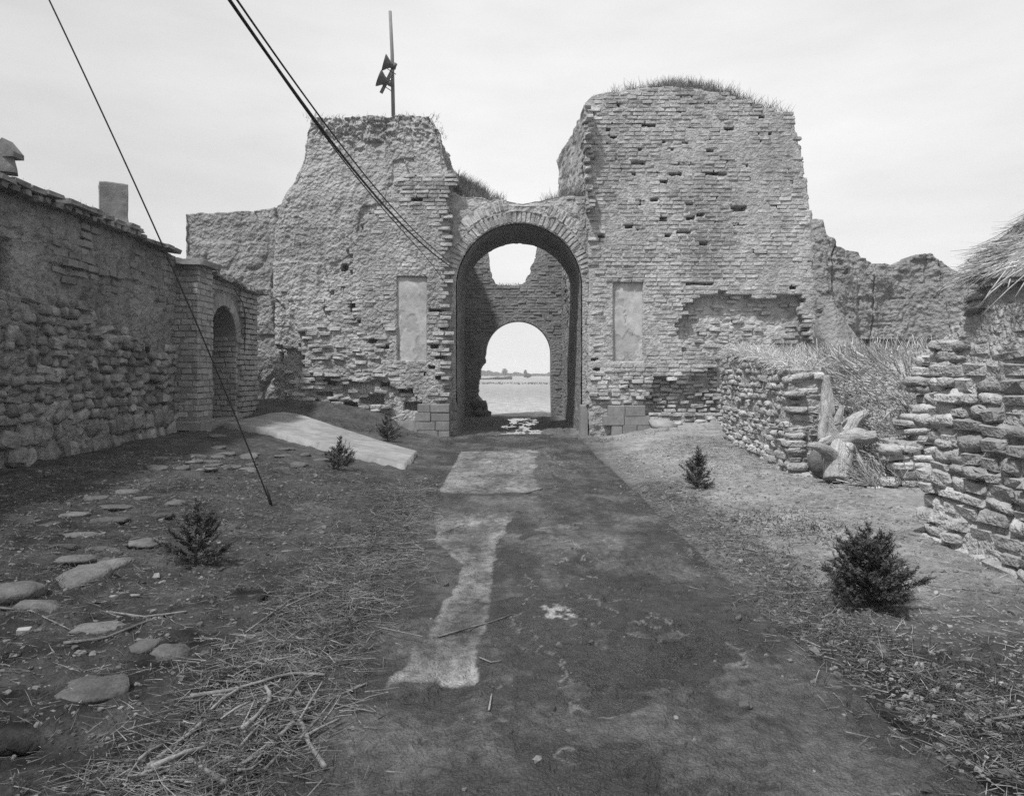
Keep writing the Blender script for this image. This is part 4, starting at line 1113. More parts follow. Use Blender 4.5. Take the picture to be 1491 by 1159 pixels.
# ------------------------------------------------------------------ grass on the towers and arch
def tuft(name, pts, ln, label, n_, m=None, w=0.006, cat='grass', seed=1, lean=0.35):
    r = np.random.default_rng(seed)
    P0 = np.asarray(pts)
    n = len(P0)
    D = np.stack([r.normal(0.1, lean, n), r.normal(0, lean, n), np.ones(n)], 1)
    Ln = r.uniform(ln[0], ln[1], n)
    V, Q, T, tone = blades(P0, D, Ln, np.full(n, w), r, 0.3, 0.15)
    o = mk(name, V, Q, T, m or M['grass'], None, False, {'tone': tone}, kind='stuff')
    return tag(o, label, cat)
r = np.random.default_rng(41)
n = 6500
u = r.beta(1.6, 1.5, n) * 4.9 + 0.5; v = r.uniform(0.02, 2.6, n)
fall = 0.55 * np.exp(-((u - 2.8) / 1.3) ** 2) - 0.25 * sstep(4.2, 5.6, u)
zt = rt_top(u, v) + fall * sstep(0.0, 1.6, v) - 0.02
tuft('grass', np.stack([XR0 + u, Y0 + v + 0.1, zt], 1), (0.12, 0.46), 'dry grass growing over the crown of the right gate tower', n, seed=42)
n = 700
u = r.uniform(0.9, 4.6, n); v = r.uniform(0.25, 2.5, n)
tuft('grass', np.stack([XL0 + u, Y0 + v + 0.2, lt_top(u, v) - 0.02], 1), (0.05, 0.18), 'short dark grass along the flat top of the left gate tower', n, seed=43)

# earth and brush lying on top of the front arch
X, Y = np.meshgrid(np.linspace(-1.75, 2.15, 110), np.linspace(ya + 0.02, ya + VD, 50))
v_ = (Y - ya) / VD
Z = arch_top(X) - 0.02 + sstep(0.0, 0.5, v_) * (0.65 * sstep(0.0, -1.5, X) + 0.25 * sstep(0.9, 1.9, X)) + 0.06 * fbm(X * 3, Y * 3, 0, 3, 8)
ar = mk('earth_fill', np.stack([X, Y, Z], -1).reshape(-1, 3), gridq(50, 110), None, M['earth'], tA, True)
n = 3200
u = np.where(r.random(n) < 0.72, -1.55 + 1.35 * r.beta(1.0, 1.5, n), 0.85 + 1.3 * r.random(n)); v = r.uniform(0.05, 1.0, n)
zz = arch_top(u) + sstep(0.0, 0.5, v) * (0.65 * sstep(0.0, -1.5, u) + 0.25 * sstep(0.9, 1.9, u)) - 0.04
tuft('grass', np.stack([u, ya + v * VD * 0.7, zz], 1), (0.08, 0.42), 'dry brush and grass on top of the front arch', n, seed=44)
n = 160
u = r.uniform(-0.6, 0.4, n)
tuft('grass', np.stack([u, yr + r.uniform(0.05, 0.6, n), np.full(n, 4.93)], 1), (0.08, 0.22), 'thin grass in the notch of the rear gate wall', n, seed=45, w=0.007)

# ------------------------------------------------------------------ left courtyard wall (in its own shade)
frW = Frame(-6.8, 5.0, math.pi / 2)
LWL = 10.35
tW = thing('courtyard_wall', (-7.0, 10.2, 0.35), 'long dark fieldstone and mud wall along the left, with a bricked eave', 'wall')
def w_top(x, y): return np.interp(x, [0, 8.6, 8.7, 10.3], [4.12, 4.12, 4.06, 4.02])
def w_disp(X, Y, Z, nx, ny):
    st = sstep(2.8, 2.3, Z + 0.25 * fbm(X * 1.2, Z * 1.2, 0, 3, 51))
    d = 0.05 * fbm(X * 1.1, Z * 1.1, Y, 3, 52) + 0.03 * fbm(X * 5, Z * 5, Y, 3, 53) + 0.016 * chunk(X * 2.4, Z * 2.4, Y, 54) - 0.03 * st + 0.03 * cells(X, Z, 5, 57) + 0.022 * cells(X, Z, 9, 58) + 0.05 * cells(X, Z, 0.9, 59)
    # ledge where the upper render steps out, and a shallow blind recess near the frame's edge
    led = (Z > 3.33 + 0.03 * vn(X * 2, 0, 0, 4)) & (X > 6.1) & (X < 8.9)
    d = d + np.where(led, 0.05, 0)
    rc = (X > 4.86) & (X < 5.28) & (Z > 2.75) & (Z < 3.5)
    return d - np.where(rc & (ny < -0.5), 0.14, 0)
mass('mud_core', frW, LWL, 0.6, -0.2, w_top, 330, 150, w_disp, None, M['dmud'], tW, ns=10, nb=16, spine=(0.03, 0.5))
rw = np.random.default_rng(61)
x, z, l, h = courses(0.1, LWL, 0.22, 3.15, 0.19, 0.14, 0.36, rw, 0.25, taper=lambda t: 1.7 - 0.9 * sstep(0, 0.35, t) - 0.1 * t)
lf = np.where(z < 0.75, 1.35, 1.0)
zlim = 2.75 + 0.45 * fbm(x * 0.8, 0, 0, 3, 55) - 0.55 * sstep(7.5, 9.8, x)
pr = 0.02 + rw.normal(0, 0.028, len(x)) - 0.10 * sstep(-0.5, 0.1, z - zlim)
keep = (z < zlim + 0.2) & (pr > -0.02) & (rw.random(len(x)) > 0.04)
n = keep.sum()
gz_w = gbase(np.full(len(x), -6.8), 5 + x)
C = frW.pts(x + rw.normal(0, .02, len(x)), -pr + 0.10, z + gz_w * 0 + 0.12 + rw.normal(0, .025, len(x)))[keep]
S = np.stack([l * rw.uniform(0.85, 1.12, len(x)), np.full(len(x), 0.26), h * rw.uniform(0.85, 1.2, len(x))], 1)[keep]
E = np.stack([rw.normal(0, .15, n), rw.normal(0, .16, n), math.pi / 2 + rw.normal(0, .12, n)], 1)
vis = (x[keep] > 4.6) * 1.0
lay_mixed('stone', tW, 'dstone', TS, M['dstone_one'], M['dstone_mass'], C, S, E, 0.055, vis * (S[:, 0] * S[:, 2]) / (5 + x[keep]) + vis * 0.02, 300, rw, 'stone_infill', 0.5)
# faint bricks in the upper render
x, z, l, h = courses(0.2, LWL, 3.05, 4.05, 0.125, 0.26, 0.4, rw)
mud = fbm(x * 0.9, z * 1.6, 4, 3, 56)
keep = (mud < 0.12) & ~((x > 4.75) & (x < 5.35) & (z < 3.55))
led = (z > 3.35) & (x > 6.1) & (x < 8.9)
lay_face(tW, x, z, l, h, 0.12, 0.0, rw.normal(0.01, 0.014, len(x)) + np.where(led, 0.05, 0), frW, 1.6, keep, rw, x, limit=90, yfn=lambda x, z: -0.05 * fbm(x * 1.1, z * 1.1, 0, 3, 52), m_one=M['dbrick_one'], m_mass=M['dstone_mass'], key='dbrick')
# timber set in the blind recess
V, Q, T, _ = merged(tmpl_brick(0.06), np.array([frW.pts(4.98, 0.06, 3.12)]), np.array([[0.13, 0.12, 0.78]]), np.array([[0, 0, math.pi / 2]]), 0.01, rw)
mk('timber_post', V, Q, T, M['timber'], tW)
# dentil bricks, projecting slabs and roof earth
xs = np.arange(0.1, 8.6, 0.235)
C = frW.pts(xs + rw.normal(0, .02, len(xs)), -0.07 + rw.normal(0, .015, len(xs)), 4.13 + rw.normal(0, .008, len(xs)))
S = np.stack([rw.uniform(.13, .17, len(xs)), np.full(len(xs), .34), np.full(len(xs), .085)], 1)
E = np.stack([rw.normal(0, .03, len(xs)), rw.normal(0, .03, len(xs)), math.pi / 2 + rw.normal(0, .06, len(xs))], 1)
lay('dentil_brick', tW, 'dbrick', TB, M['dbrick_one'], None, C, S, E, 0.03, None, 300, False, rw)
xs = np.concatenate([np.arange(0.1, 8.6, 0.36), np.arange(8.75, 10.0, 0.33)])
lo_ = np.where(xs > 8.65, -0.15, 0.0)
C = frW.pts(xs + rw.normal(0, .02, len(xs)), -0.06 + rw.normal(0, .03, len(xs)), 4.225 + lo_ + rw.normal(0, .012, len(xs)))
S = np.stack([rw.uniform(.30, .37, len(xs)), np.full(len(xs), .46), rw.uniform(.07, .10, len(xs))], 1)
E = np.stack([rw.normal(0, .05, len(xs)), rw.normal(0, .04, len(xs)), math.pi / 2 + rw.normal(0, .06, len(xs))], 1)
lay('eave_slab', tW, 'dbrick', TB, M['dbrick_one'], None, C, S, E, 0.03, None, 300, False, rw)
X, Y = np.meshgrid(np.linspace(0, 10.05, 240), np.linspace(-0.12, 2.6, 30))
edge = sstep(0, 0.25, Y + 0.2)
Z = 4.22 + edge * 0.08 + 0.18 * sstep(0, 2.0, Y) + 0.05 * fbm(X * 3, Y * 3, 0, 3, 9) - 0.17 * sstep(8.55, 8.75, X) + 0.20 * sstep(5.6, 4.9, X) * sstep(-0.1, 0.25, Y)
mk('roof_earth', frW.pts(X.ravel(), Y.ravel(), Z.ravel()), gridq(30, 240), None, M['dmud'], tW, True)
n = 900
u = np.where(r.random(n) < 0.75, r.normal(7.3, 0.45, n), r.uniform(5, 9.8, n)); v = r.uniform(-0.1, 0.5, n)
u = np.clip(u, 5, 10)
tuft('grass', frW.pts(u, v, 4.24 + 0.03 * r.random(n) - 0.10 * sstep(8.55, 8.75, u)), (0.04, 0.16), 'withered tufts along the eave of the dark courtyard wall', n, seed=46, w=0.004)

def chimney(px0, px1, py0, py1, d, label, gable):
    cx_, w = WX((px0 + px1) / 2, d), (px1 - px0) / F * d * 0.74
    z0, z1 = WZ(py1, d) - 0.1, WZ(py0, d)
    t = thing('chimney', (cx_, d, z0), label, 'chimney')
    fr = Frame(cx_ - w / 2, d - w / 2, 0.55)
    fr.o = (cx_ - (fr.c * w / 2 - fr.s * w / 2), d - (fr.s * w / 2 + fr.c * w / 2))
    def dsp(X, Y, Z, nx, ny): return 0.02 * fbm(X * 4, Z * 3, Y * 4, 3, 71) + 0.05 * sstep(z0 + 0.3, z0, Z) - 0.015
    mass('stack', fr, w, w, z0, lambda x, y: z1 + 0.02 * fbm(x * 9, y * 9, 0, 2, 3) + 0 * x, 24, 36, dsp, None, M['gmud'], t, ns=24, nb=24, spine=(0.5, 0.5), mound=-0.05)
    if gable:
        hw, hd, hh = w * 0.85, w * 0.6, w * 1.1
        pts = [(-hw, z1 - 0.05), (-hw, z1 + 0.02), (0, z1 + hh), (hw, z1 + 0.02), (hw, z1 - 0.05)]
        o = solid_poly('gable_cap', [(cx_ + a, b) for a, b in pts], d - hd, d + hd, M['dbrick_one'], t)
    return t
chimney(-3, 24, 226, 243, 10.9, 'small gabled chimney at the left edge above the dark wall', True)
chimney(139, 190, 270, 332, 13.0, 'tall square mud chimney on the dark wall beside the grass tufts', False)

# ------------------------------------------------------------------ arched doorway at the end of that wall
tD = thing('arched_doorway', (-6.6, 17.3, 0.5), 'shaded brick doorway with a round arch and a flat coping, at the end of the dark wall', 'doorway')
rd = np.random.default_rng(71)
# pier
frP = Frame(-6.98, 15.28, 0)
def bdisp(s): return lambda X, Y, Z, nx, ny: 0.012 * fbm(X * 3, Z * 3, Y * 3, 3, s) - 0.015
mass('pier_core', frP, 0.62, 0.80, 0.2, lambda x, y: 3.86 + 0 * x, 24, 90, bdisp(72), None, M['gmud'], tD, ns=24, nb=8)
for fr, L_ in ((frP, 0.62), (Frame(-6.36, 15.28, math.pi / 2), 0.80)):
    x, z, l, h = courses(0.0, L_, 0.78, 3.84, 0.125, 0.2, 0.36, rd)
    l2 = np.minimum(x + l / 2, L_) - np.maximum(x - l / 2, 0); x = (np.minimum(x + l / 2, L_) + np.maximum(x - l / 2, 0)) / 2
    lay_face(tD, x, z, l2, h, 0.1, 0.0, rd.normal(0.016, 0.008, len(x)), fr, 1.1, l2 > 0.06, rd, None, limit=300, yfn=lambda x, z: 0.015 + 0 * x, m_one=M['gbrick_one'], key='gbrick')
C = np.array([(-6.62, 15.6, 0.62), (-6.55, 15.7, 0.38)]); S = np.array([(0.78, 0.84, 0.2), (0.8, 0.9, 0.3)])
lay('base_stone', tD, 'gstone_b', TB, M['dbrick_one'], None, C, S, np.zeros((2, 3)) + 0.02, 0.02, None, 9, False, rd)
V, Q, T, _ = merged(tmpl_brick(0.08), np.array([(-6.66, 15.66, 3.93)]), np.array([[0.92, 1.05, 0.13]]), np.array([[0.01, 0.02, 0.0]]), 0.012, rd)
mk('cap_stone', V, Q, T, M['dbrick_one'], tD)
# door wall, arch outline in (along, z)
frD = Frame(-6.45, 16.08, math.pi / 2)
DL, dc, DR, DS = 3.1, 0.86, 0.76, 2.42
arcd = [(dc + DR * math.cos(a), DS + DR * math.sin(a)) for a in np.linspace(0, math.pi, 25)]
outd = [(0, 0.2), (dc - DR, 0.2)] + arcd[::-1] + [(dc + DR, 0.2), (DL, 0.2), (DL, 3.72), (0, 3.72)]
def solid_local(name, pts, fr, y0, y1, mt, parent):
    o = solid_poly(name, pts, y0, y1, mt, None)
    me = o.data
    w = WL[o.name]
    V = np.array([v.co[:] for v in me.vertices]) + np.array(w)
    V = fr.pts(V[:, 0], V[:, 1], V[:, 2])
    lo, hi = V.min(0), V.max(0)
    c = np.array([(lo[0] + hi[0]) / 2, (lo[1] + hi[1]) / 2, lo[2]])
    me.vertices.foreach_set('co', (V - c).astype(np.float32).ravel()); me.update()
    place(o, c, parent)
    return o
solid_local('wall_core', outd, frD, 0.02, 1.15, M['gmud'], tD)
x, z, l, h = courses(0.0, DL, 0.5, 3.70, 0.125, 0.2, 0.36, rd)
okx = np.abs(x - dc) - l / 2 > DR + 0.01
rr = np.hypot(np.maximum(np.abs(x - dc) - l / 2, 0), np.maximum(z - DS - 0.06, 0))
keep = np.where(z < DS + 0.05, okx, rr > DR + 0.30) & (x - l / 2 > -0.02) & (x + l / 2 < DL + 0.03)
lay_face(tD, x, z, l, h, 0.1, 0.0, rd.normal(0.02, 0.008, len(x)) + np.where(x > 1.72, 0.06, 0), frD, 1.1, keep, rd, None, limit=300, yfn=lambda x, z: 0.015 + 0 * x, m_one=M['gbrick_one'], key='gbrick')
C, S, E = [], [], []
nv = 25
for i in range(nv):
    a = (i + 0.5) / nv * math.pi
    p = frD.pts(dc + (DR + 0.15) * math.cos(a), 0.06, DS + (DR + 0.15) * math.sin(a))
    C.append(p); S.append((0.27, 0.14, math.pi * (DR + 0.15) / nv * 0.86)); E.append((0, -a, math.pi / 2))
lay('voussoir_brick', tD, 'gbrick', TB, M['gbrick_one'], None, np.array(C), np.array(S), np.array(E), 0.03, None, 300, False, rd)
# far jamb inside the recess: its bricks face the road
frJ = Frame(-7.55, 16.08 + dc + DR, 0)
x, z, l, h = courses(0.0, 1.1, 0.55, 2.6, 0.125, 0.22, 0.36, rd)
l2 = np.minimum(x + l / 2, 1.1) - np.maximum(x - l / 2, 0); x = (np.minimum(x + l / 2, 1.1) + np.maximum(x - l / 2, 0)) / 2
lay_face(tD, x, z, l2, h, 0.1, 0.0, rd.normal(0.02, 0.008, len(x)), frJ, 1.1, l2 > 0.06, rd, None, limit=300, yfn=lambda x, z: 0.0 * x, m_one=M['gbrick_one'], key='gbrick')
# dark plank door at the back of the recess
for k in range(5):
    V, Q, T, _ = merged(tmpl_brick(0.04), np.array([frD.pts(dc - DR + 0.155 + 0.305 * k, 1.12, 1.85)]), np.array([[0.295, 0.05, 2.7]]), np.array([[0, 0, math.pi / 2]]), 0.004, rd)
    mk('door_plank', V, Q, T, M['timber'], tD)
V, Q, T, _ = merged(tmpl_brick(0.05), np.array([frD.pts(dc, 0.12, 0.55)]), np.array([[1.7, 0.5, 0.22]]), np.array([[0, 0, math.pi / 2]]), 0.006, rd)
mk('door_step', V, Q, T, M['block_one'], tD)
xs = np.arange(0.15, DL + 0.1, 0.30)
C = frD.pts(xs, 0.34 + rd.normal(0, .02, len(xs)), 3.78 + rd.normal(0, .015, len(xs)) - 0.07 * sstep(0.6, 2.0, xs))
S = np.stack([np.full(len(xs), .32), np.full(len(xs), 1.05), rd.uniform(.08, .12, len(xs))], 1)
E = np.stack([rd.normal(0, .03, len(xs)), rd.normal(0, .03, len(xs)), math.pi / 2 + rd.normal(0, .04, len(xs))], 1)
lay('coping_slab', tD, 'dbrick', TB, M['dbrick_one'], None, C, S, E, 0.03, None, 300, False, rd)
V, Q, T = tube([frD.pts(1.95, -0.07, 2.2), frD.pts(1.95, -0.08, 3.1), frD.pts(1.75, -0.09, 3.35), frD.pts(1.2, -0.09, 3.62)], 0.012, 5)
mk('wire', V, Q, T, M['wire'], tD)

# ------------------------------------------------------------------ right side: low wall, stepped wall, near wall with thatch
def stone_wall(fr, L, T, top, label, name, seed, h, l0, l1, stone_share, zg, limit=300, core=None, m_core=None, slope=0.0, tm=TS, ends=(False, False), hj=0.25, skip=None, tp=None, dz=None, mud_z=None, core0=0.0):
    t = thing(name, fr.pts(L / 2, T / 2, zg), label, 'stone wall')
    rs = np.random.default_rng(seed)
    def dsp(X, Y, Z, nx, ny):
        return 0.03 * fbm(X * 1.5, Z * 1.5, Y * 1.5, 3, seed) + 0.022 * fbm(X * 6, Z * 6, Y * 6, 3, seed + 1) + 0.015 * cells(X + Y, Z, 6, seed + 2) - 0.008
    wf = (lambda X, Y, Z: (X, Y + slope * Z)) if slope else None
    f0 = Frame(*fr.pts(core0, 0, 0)[:2], fr.yaw)
    mass('mud_core', f0, L - core0, T, -0.1, lambda x, y: top(x + core0) - 0.05 + 0.03 * fbm(x * 5, y * 5, 0, 2, seed), max(30, int(L / 0.035)), 70, dsp, wf, m_core or M['lmud'], t, ns=24, nb=10, spine=(0.15, 0.5))
    faces = [(fr, L, lambda a: top(a), 0.0)]
    if ends[0]: faces.append((Frame(*(fr.pts(0, T, 0)[:2]), fr.yaw - math.pi / 2), T, lambda a: top(0 * a), 0.0))
    if ends[1]: faces.append((Frame(*(fr.pts(L, 0, 0)[:2]), fr.yaw + math.pi / 2), T, lambda a: top(0 * a + L), 0.0))
    AC, AS, AE = [], [], []
    for k, (f2, L2, tp2, _) in enumerate(faces):
        x, z, l, hh = courses(-0.03, L2, zg - 0.05, 3.4, h, l0, l1, rs, hj, tp)
        if k:
            l2 = np.minimum(x + l / 2, L2) - np.maximum(x - l / 2, 0); x = (np.minimum(x + l / 2, L2) + np.maximum(x - l / 2, 0)) / 2; l = l2
        pr = rs.normal(0.012, 0.018, len(x))
        keep = (z + hh * 0.4 < tp2(x)) & (rs.random(len(x)) < stone_share) & (l > 0.07)
        if mud_z is not None and k == 0: keep &= ~mud_z(x, z)
        wob = 0.03 * fbm(x * 0.9, z * 0.6, 0, 2, seed + 3) if dz is None else dz(x, z)
        n = keep.sum()
        C = f2.pts(x + rs.normal(0, .01, len(x)), -pr + 0.12 + slope * z * (k == 0), z + wob + rs.normal(0, .008, len(x)))[keep]
        S = np.stack([l * rs.uniform(0.93, 1.04, len(x)), np.full(len(x), 0.28), hh * rs.uniform(0.93, 1.12, len(x))], 1)[keep]
        E = np.stack([rs.normal(0, .04, n), rs.normal(0, .05, n), f2.yaw + rs.normal(0, .04, n)], 1)
        AC.append(C); AS.append(S); AE.append(E)
    C, S, E = np.concatenate(AC), np.concatenate(AS), np.concatenate(AE)
    lay_mixed('stone', t, 'lstone%d' % len(tm[0]), tm, M['lstone_one'], M['lstone_mass'], C, S, E, 0.045, S[:, 0] * S[:, 2] / (np.linalg.norm(C, axis=1) ** 2), limit, rs, 'stone_infill', 0.5)
    return t

# low ruined wall: from its far end to its near end (local x runs towards the camera)
def seg_frame(ax, ay, bx, by): return Frame(ax, ay, math.atan2(by - ay, bx - ax)), math.hypot(bx - ax, by - ay)
frV, LV = seg_frame(4.66, 16.6, 4.10, 11.2)
tV = stone_wall(frV, LV, 0.5, lambda x: np.interp(x, [0, 0.5, 3, 5.0, 5.45], [2.1, 2.2, 2.02, 1.86, 1.80]) + 0.03 * vn(np.asarray(x) * 4, 0, 0, 3), 'low pale rubble wall with mud joints in front of the right tower, straw on top', 'rubble_wall', 81, 0.105, 0.16, 0.36, 0.80, 0.2, ends=(False, True))
# stepped broken wall behind the stump
frS, LS = Frame(5.12, 9.85, 0.0), 1.4
tS = stone_wall(frS, LS, 0.55, lambda x: np.interp(x, [-0.3, 0.0, 0.02, 0.10, 0.12, 0.22, 0.24, 0.34, 0.36, 0.9, 1.5], [0.7, 0.9, 1.25, 1.25, 1.62, 1.62, 1.86, 1.86, 2.03, 2.08, 2.1]), 'broken stepped stone wall end behind the bleached stump', 'stepped_wall', 91, 0.11, 0.2, 0.42, 0.99, 0.14, ends=(True, False), core0=0.38)
# near wall
frN, LN = seg_frame(3.88, 6.94, 4.08, 3.2)
def n_top(x): return np.interp(x, [0, 0.12, 0.13, 0.27, 0.28, 0.5, 0.51, 4], [2.06, 2.06, 2.16, 2.16, 2.26, 2.26, 2.26, 2.26])
tN = stone_wall(frN, LN, 0.6, n_top, 'near drystone wall of pale rounded stones at the right edge, under a thatched roof', 'stone_wall', 101, 0.108, 0.16, 0.38, 0.985, 0.1, tm=TS4, ends=(True, False), hj=0.3,
                slope=0.03, mud_z=lambda x, z: (z > 1.92) & (x > 0.52), dz=lambda x, z: 0.05 * fbm(x * 0.8, z * 0.5, 0, 2, 104) - 0.03 * x)
# mud gable wall above it and thatch
tH = thing('thatched_house', frN.pts(2.2, 0.5, 2.0), 'mud walled house corner under a shaggy thatch, upper right', 'house')
mass('mud_wall', Frame(*(frN.pts(0.54, 0.03, 0)[:2]), frN.yaw), LN - 0.54, 2.4, 2.02, lambda x, y: 2.60 + 0.84 * y, 120, 60, lambda X, Y, Z, nx, ny: 0.02 * fbm(X * 2, Z * 2, Y * 2, 3, 105) + 0.01 * fbm(X * 8, Z * 8, Y * 8, 2, 106) - 0.02, None, M['lmud'], tH, ns=16, nb=8)
C, S, E = [], [], []
rh = np.random.default_rng(107)
for k in range(4):
    C.append(frN.pts(0.50 + 0.02 * k, 0.16, 2.25 + 0.115 * k)); S.append((0.24 - 0.02 * k, 0.36, 0.10)); E.append((rh.normal(0, .1), rh.normal(0.1, .15), frN.yaw + rh.normal(0, .1)))
lay('stone', tH, 'lstone%d' % len(TS4[0]), TS4, M['lstone_one'], None, np.array(C), np.array(S), np.array(E), 0.03, None, 9, True, rh)
# roof: eave along the wall, rising away from the road at about 45 degrees
def roofp(a, s, up=0.0):
    """a along the wall, s up the slope, up above the rafters"""
    b = -0.03 + s * 0.76
    return frN.pts(a, b - up * 0.4, 2.44 + s * 0.65 + up)
A, S_ = np.meshgrid(np.linspace(0.64, LN + 0.2, 80), np.linspace(0, 2.6, 40))
thk = 0.11 * sstep(0, 0.25, S_) * sstep(0.64, 0.85, A) + 0.05 * fbm(A * 4, S_ * 4, 0, 3, 108)
top_ = roofp(A.ravel(), S_.ravel(), thk.ravel()); bot_ = roofp(A.ravel(), S_.ravel(), -0.04)
q = gridq(40, 80); n0 = len(top_)
rim = np.concatenate([np.arange(80), np.arange(1, 40) * 80 + 79, np.arange(39 * 80 + 78, 39 * 80 - 1, -1), np.arange(38, 0, -1) * 80])
rq = np.stack([rim, np.roll(rim, -1), np.roll(rim, -1) + n0, rim + n0], 1)
mk('thatch_bed', np.concatenate([top_, bot_]), np.concatenate([q, q[:, ::-1] + n0, rq]), None, M['thatch'], tH, True, {'tone': np.full(2 * n0, 0.2)})
n = 4200
a = rh.uniform(0.5, 3.2, n); s = rh.uniform(-0.05, 1.9, n); edge_ = rh.random(n) < 0.45
a = np.where(edge_, rh.normal(0.72, 0.10, n), a)
P0 = roofp(a, s, 0.03 + rh.random(n) * 0.10)
d0 = frN.pts(0, -0.72, -0.70) - frN.pts(0, 0, 0); d0 = d0 / np.linalg.norm(d0)
d1 = frN.pts(-1, 0, -0.2) - frN.pts(0, 0, 0)
mixv = rh.random(n)[:, None] * np.where(edge_, 1.0, 0.35)[:, None]
D = d0 * (1 - mixv) + d1 * mixv + rh.normal(0, 0.16, (n, 3))
low_ = (s < 0.4)
D[low_] = D[low_] * 0.35 + np.array([-0.75, 0.25, -0.05])
LnB = rh.uniform(0.12, 0.40, n) * np.where(low_, 0.7, 1.0)
keep_ = rh.random(n) < np.where(s < 0.2, 0.55, 1.0)
P0, D, LnB, n = P0[keep_], D[keep_], LnB[keep_], int(keep_.sum())
V, Q, T, tone = blades(P0, D, LnB, rh.uniform(0.0018, 0.006, n), rh, 0.2, 0.06)
mk('thatch', V, Q, T, M['thatch'], tH, False, {'tone': tone}, kind='stuff')
n = 26
P0 = roofp(rh.uniform(0.75, 1.4, n), rh.uniform(-0.05, 0.5, n), 0.05)
D = d0 * 0.8 + d1 * rh.uniform(0.1, 0.9, (n, 1)) + rh.normal(0, 0.22, (n, 3)) + np.array([0, 0, 0.05])
for i in range(n):
    V, Q, T = tube([P0[i] - 0.1 * D[i], P0[i] + D[i] * 0.25, P0[i] + D[i] * rh.uniform(0.28, 0.42) + np.array([0, 0, -0.02])], [0.007, 0.006, 0.004], 5)
    mk('thatch_stalk', V, Q, T, M['straw'], tH, True, {'tone': np.full(len(V), 0.6)})

# straw heap in the yard behind the low wall
X, Y = np.meshgrid(np.linspace(4.35, 7.4, 80), np.linspace(9.95, 17.5, 110))
X = np.maximum(X, np.where(Y > 11.1, 4.62 + (Y - 11.2) * 0.104, 4.8) + (X - 4.35) * 0.02)
def heapz(X, Y): return 0.25 + 1.55 * sstep(4.3, 5.2, X) * sstep(9.9, 11.9, Y) * sstep(18, 16.5, Y) + 0.10 * fbm(X * 1.6, Y * 1.6, 0, 4, 111) + 0.1 * sstep(5, 6, X)
tP = mk('straw_heap', np.stack([X, Y, heapz(X, Y)], -1).reshape(-1, 3), gridq(110, 80), None, M['thatch'], None, True, {'tone': np.full(X.size, 0.3)})
tag(tP, 'heap of dry reed straw in the yard between the rubble wall and stepped wall', 'straw heap')
rp = np.random.default_rng(112)
n = 8500
x_ = rp.uniform(4.35, 6.8, n); y_ = 10.0 + 6.8 * rp.random(n) ** 1.5
P0 = np.stack([x_, y_, heapz(x_, y_) - 0.10], 1)
x_ = np.maximum(x_, np.where(y_ > 11.1, 4.75 + (y_ - 11.2) * 0.104 + 0.25 * rp.random(n), 4.85)); P0[:, 0] = x_
P0[:, 2] = heapz(x_, y_) - 0.10
gl = vn(x_ * 1.1, y_ * 0.6, 0, 113)
D = np.stack([rp.normal(-0.55, 0.35, n) + 0.9 * gl, rp.normal(-0.3, 0.35, n), np.abs(rp.normal(0.6, 0.35, n))], 1)
V, Q, T, tone = blades(P0, D, rp.uniform(0.2, 0.6, n), rp.uniform(0.004, 0.013, n), rp, 0.14, 0.10, tip=0.6)
mk('straw', V, Q, T, M['straw'], tP, False, {'tone': tone}, kind='stuff')
# straw lying over the top of the low wall
n = 2200
a = rp.uniform(0.0, LV, n); b = rp.uniform(-0.05, 0.55, n)
wt = np.interp(a, [0, 0.5, 3, 5.0, 5.45], [2.1, 2.2, 2.02, 1.86, 1.80])
P0 = frV.pts(a, b, wt - 0.02)
D = np.stack([rp.normal(-0.2, 0.6, n), rp.normal(0.0, 0.6, n), rp.normal(0.3, 0.3, n)], 1)
V, Q, T, tone = blades(P0, D, rp.uniform(0.12, 0.42, n), rp.uniform(0.003, 0.006, n), rp, 0.25, 0.25)
o = mk('straw_layer', V, Q, T, M['straw'], None, False, {'tone': tone}, kind='stuff')
tag(o, 'loose straw strewn along the top of the low rubble wall', 'straw')

# ------------------------------------------------------------------ bleached stump and log
def SZ(zx, zy, d=10.6): return np.array([WX(1140 + zx / 4.459, d), d, WZ(480 + zy / 4.459, d)])
arms = [
    ([SZ(350, 985, 10.2), SZ(352, 900, 10.3), SZ(365, 810, 10.5), SZ(400, 720, 10.65), SZ(430, 640, 10.75)], [0.135, 0.14, 0.15, 0.165, 0.12]),
    ([SZ(380, 760, 10.6), SZ(320, 700, 10.6), SZ(285, 600, 10.62), SZ(283, 480, 10.66), SZ(282, 380, 10.7), SZ(283, 295, 10.7)], [0.13, 0.09, 0.088, 0.082, 0.062, 0.03]),
    ([SZ(250, 720, 10.55), SZ(262, 640, 10.6), SZ(285, 560, 10.62)], [0.05, 0.07, 0.075]),
    ([SZ(370, 680, 10.6), SZ(345, 610, 10.55), SZ(368, 550, 10.55), SZ(385, 495, 10.55)], [0.07, 0.05, 0.045, 0.025]),
    ([SZ(400, 690, 10.65), SZ(450, 610, 10.7), SZ(500, 570, 10.7), SZ(545, 545, 10.72)], [0.13, 0.105, 0.08, 0.05]),
    ([SZ(400, 720, 10.6), SZ(480, 690, 10.45), SZ(550, 700, 10.35), SZ(612, 688, 10.3)], [0.14, 0.10, 0.075, 0.06]),
    ([SZ(440, 860, 10.6), SZ(450, 780, 10.55), SZ(470, 720, 10.5)], [0.09, 0.10, 0.09]),
    ([SZ(345, 850, 10.4), SZ(280, 785, 10.25), SZ(220, 755, 10.15), SZ(165, 752, 10.1)], [0.10, 0.07, 0.05, 0.022]),
    ([SZ(230, 760, 10.5), SZ(255, 730, 10.5), SZ(330, 700, 10.6)], [0.03, 0.045, 0.06]),
    ([SZ(440, 640, 10.75), SZ(470, 600, 10.8), SZ(440, 560, 10.8)], [0.09, 0.06, 0.03]),
]
rsx = np.random.default_rng(121)
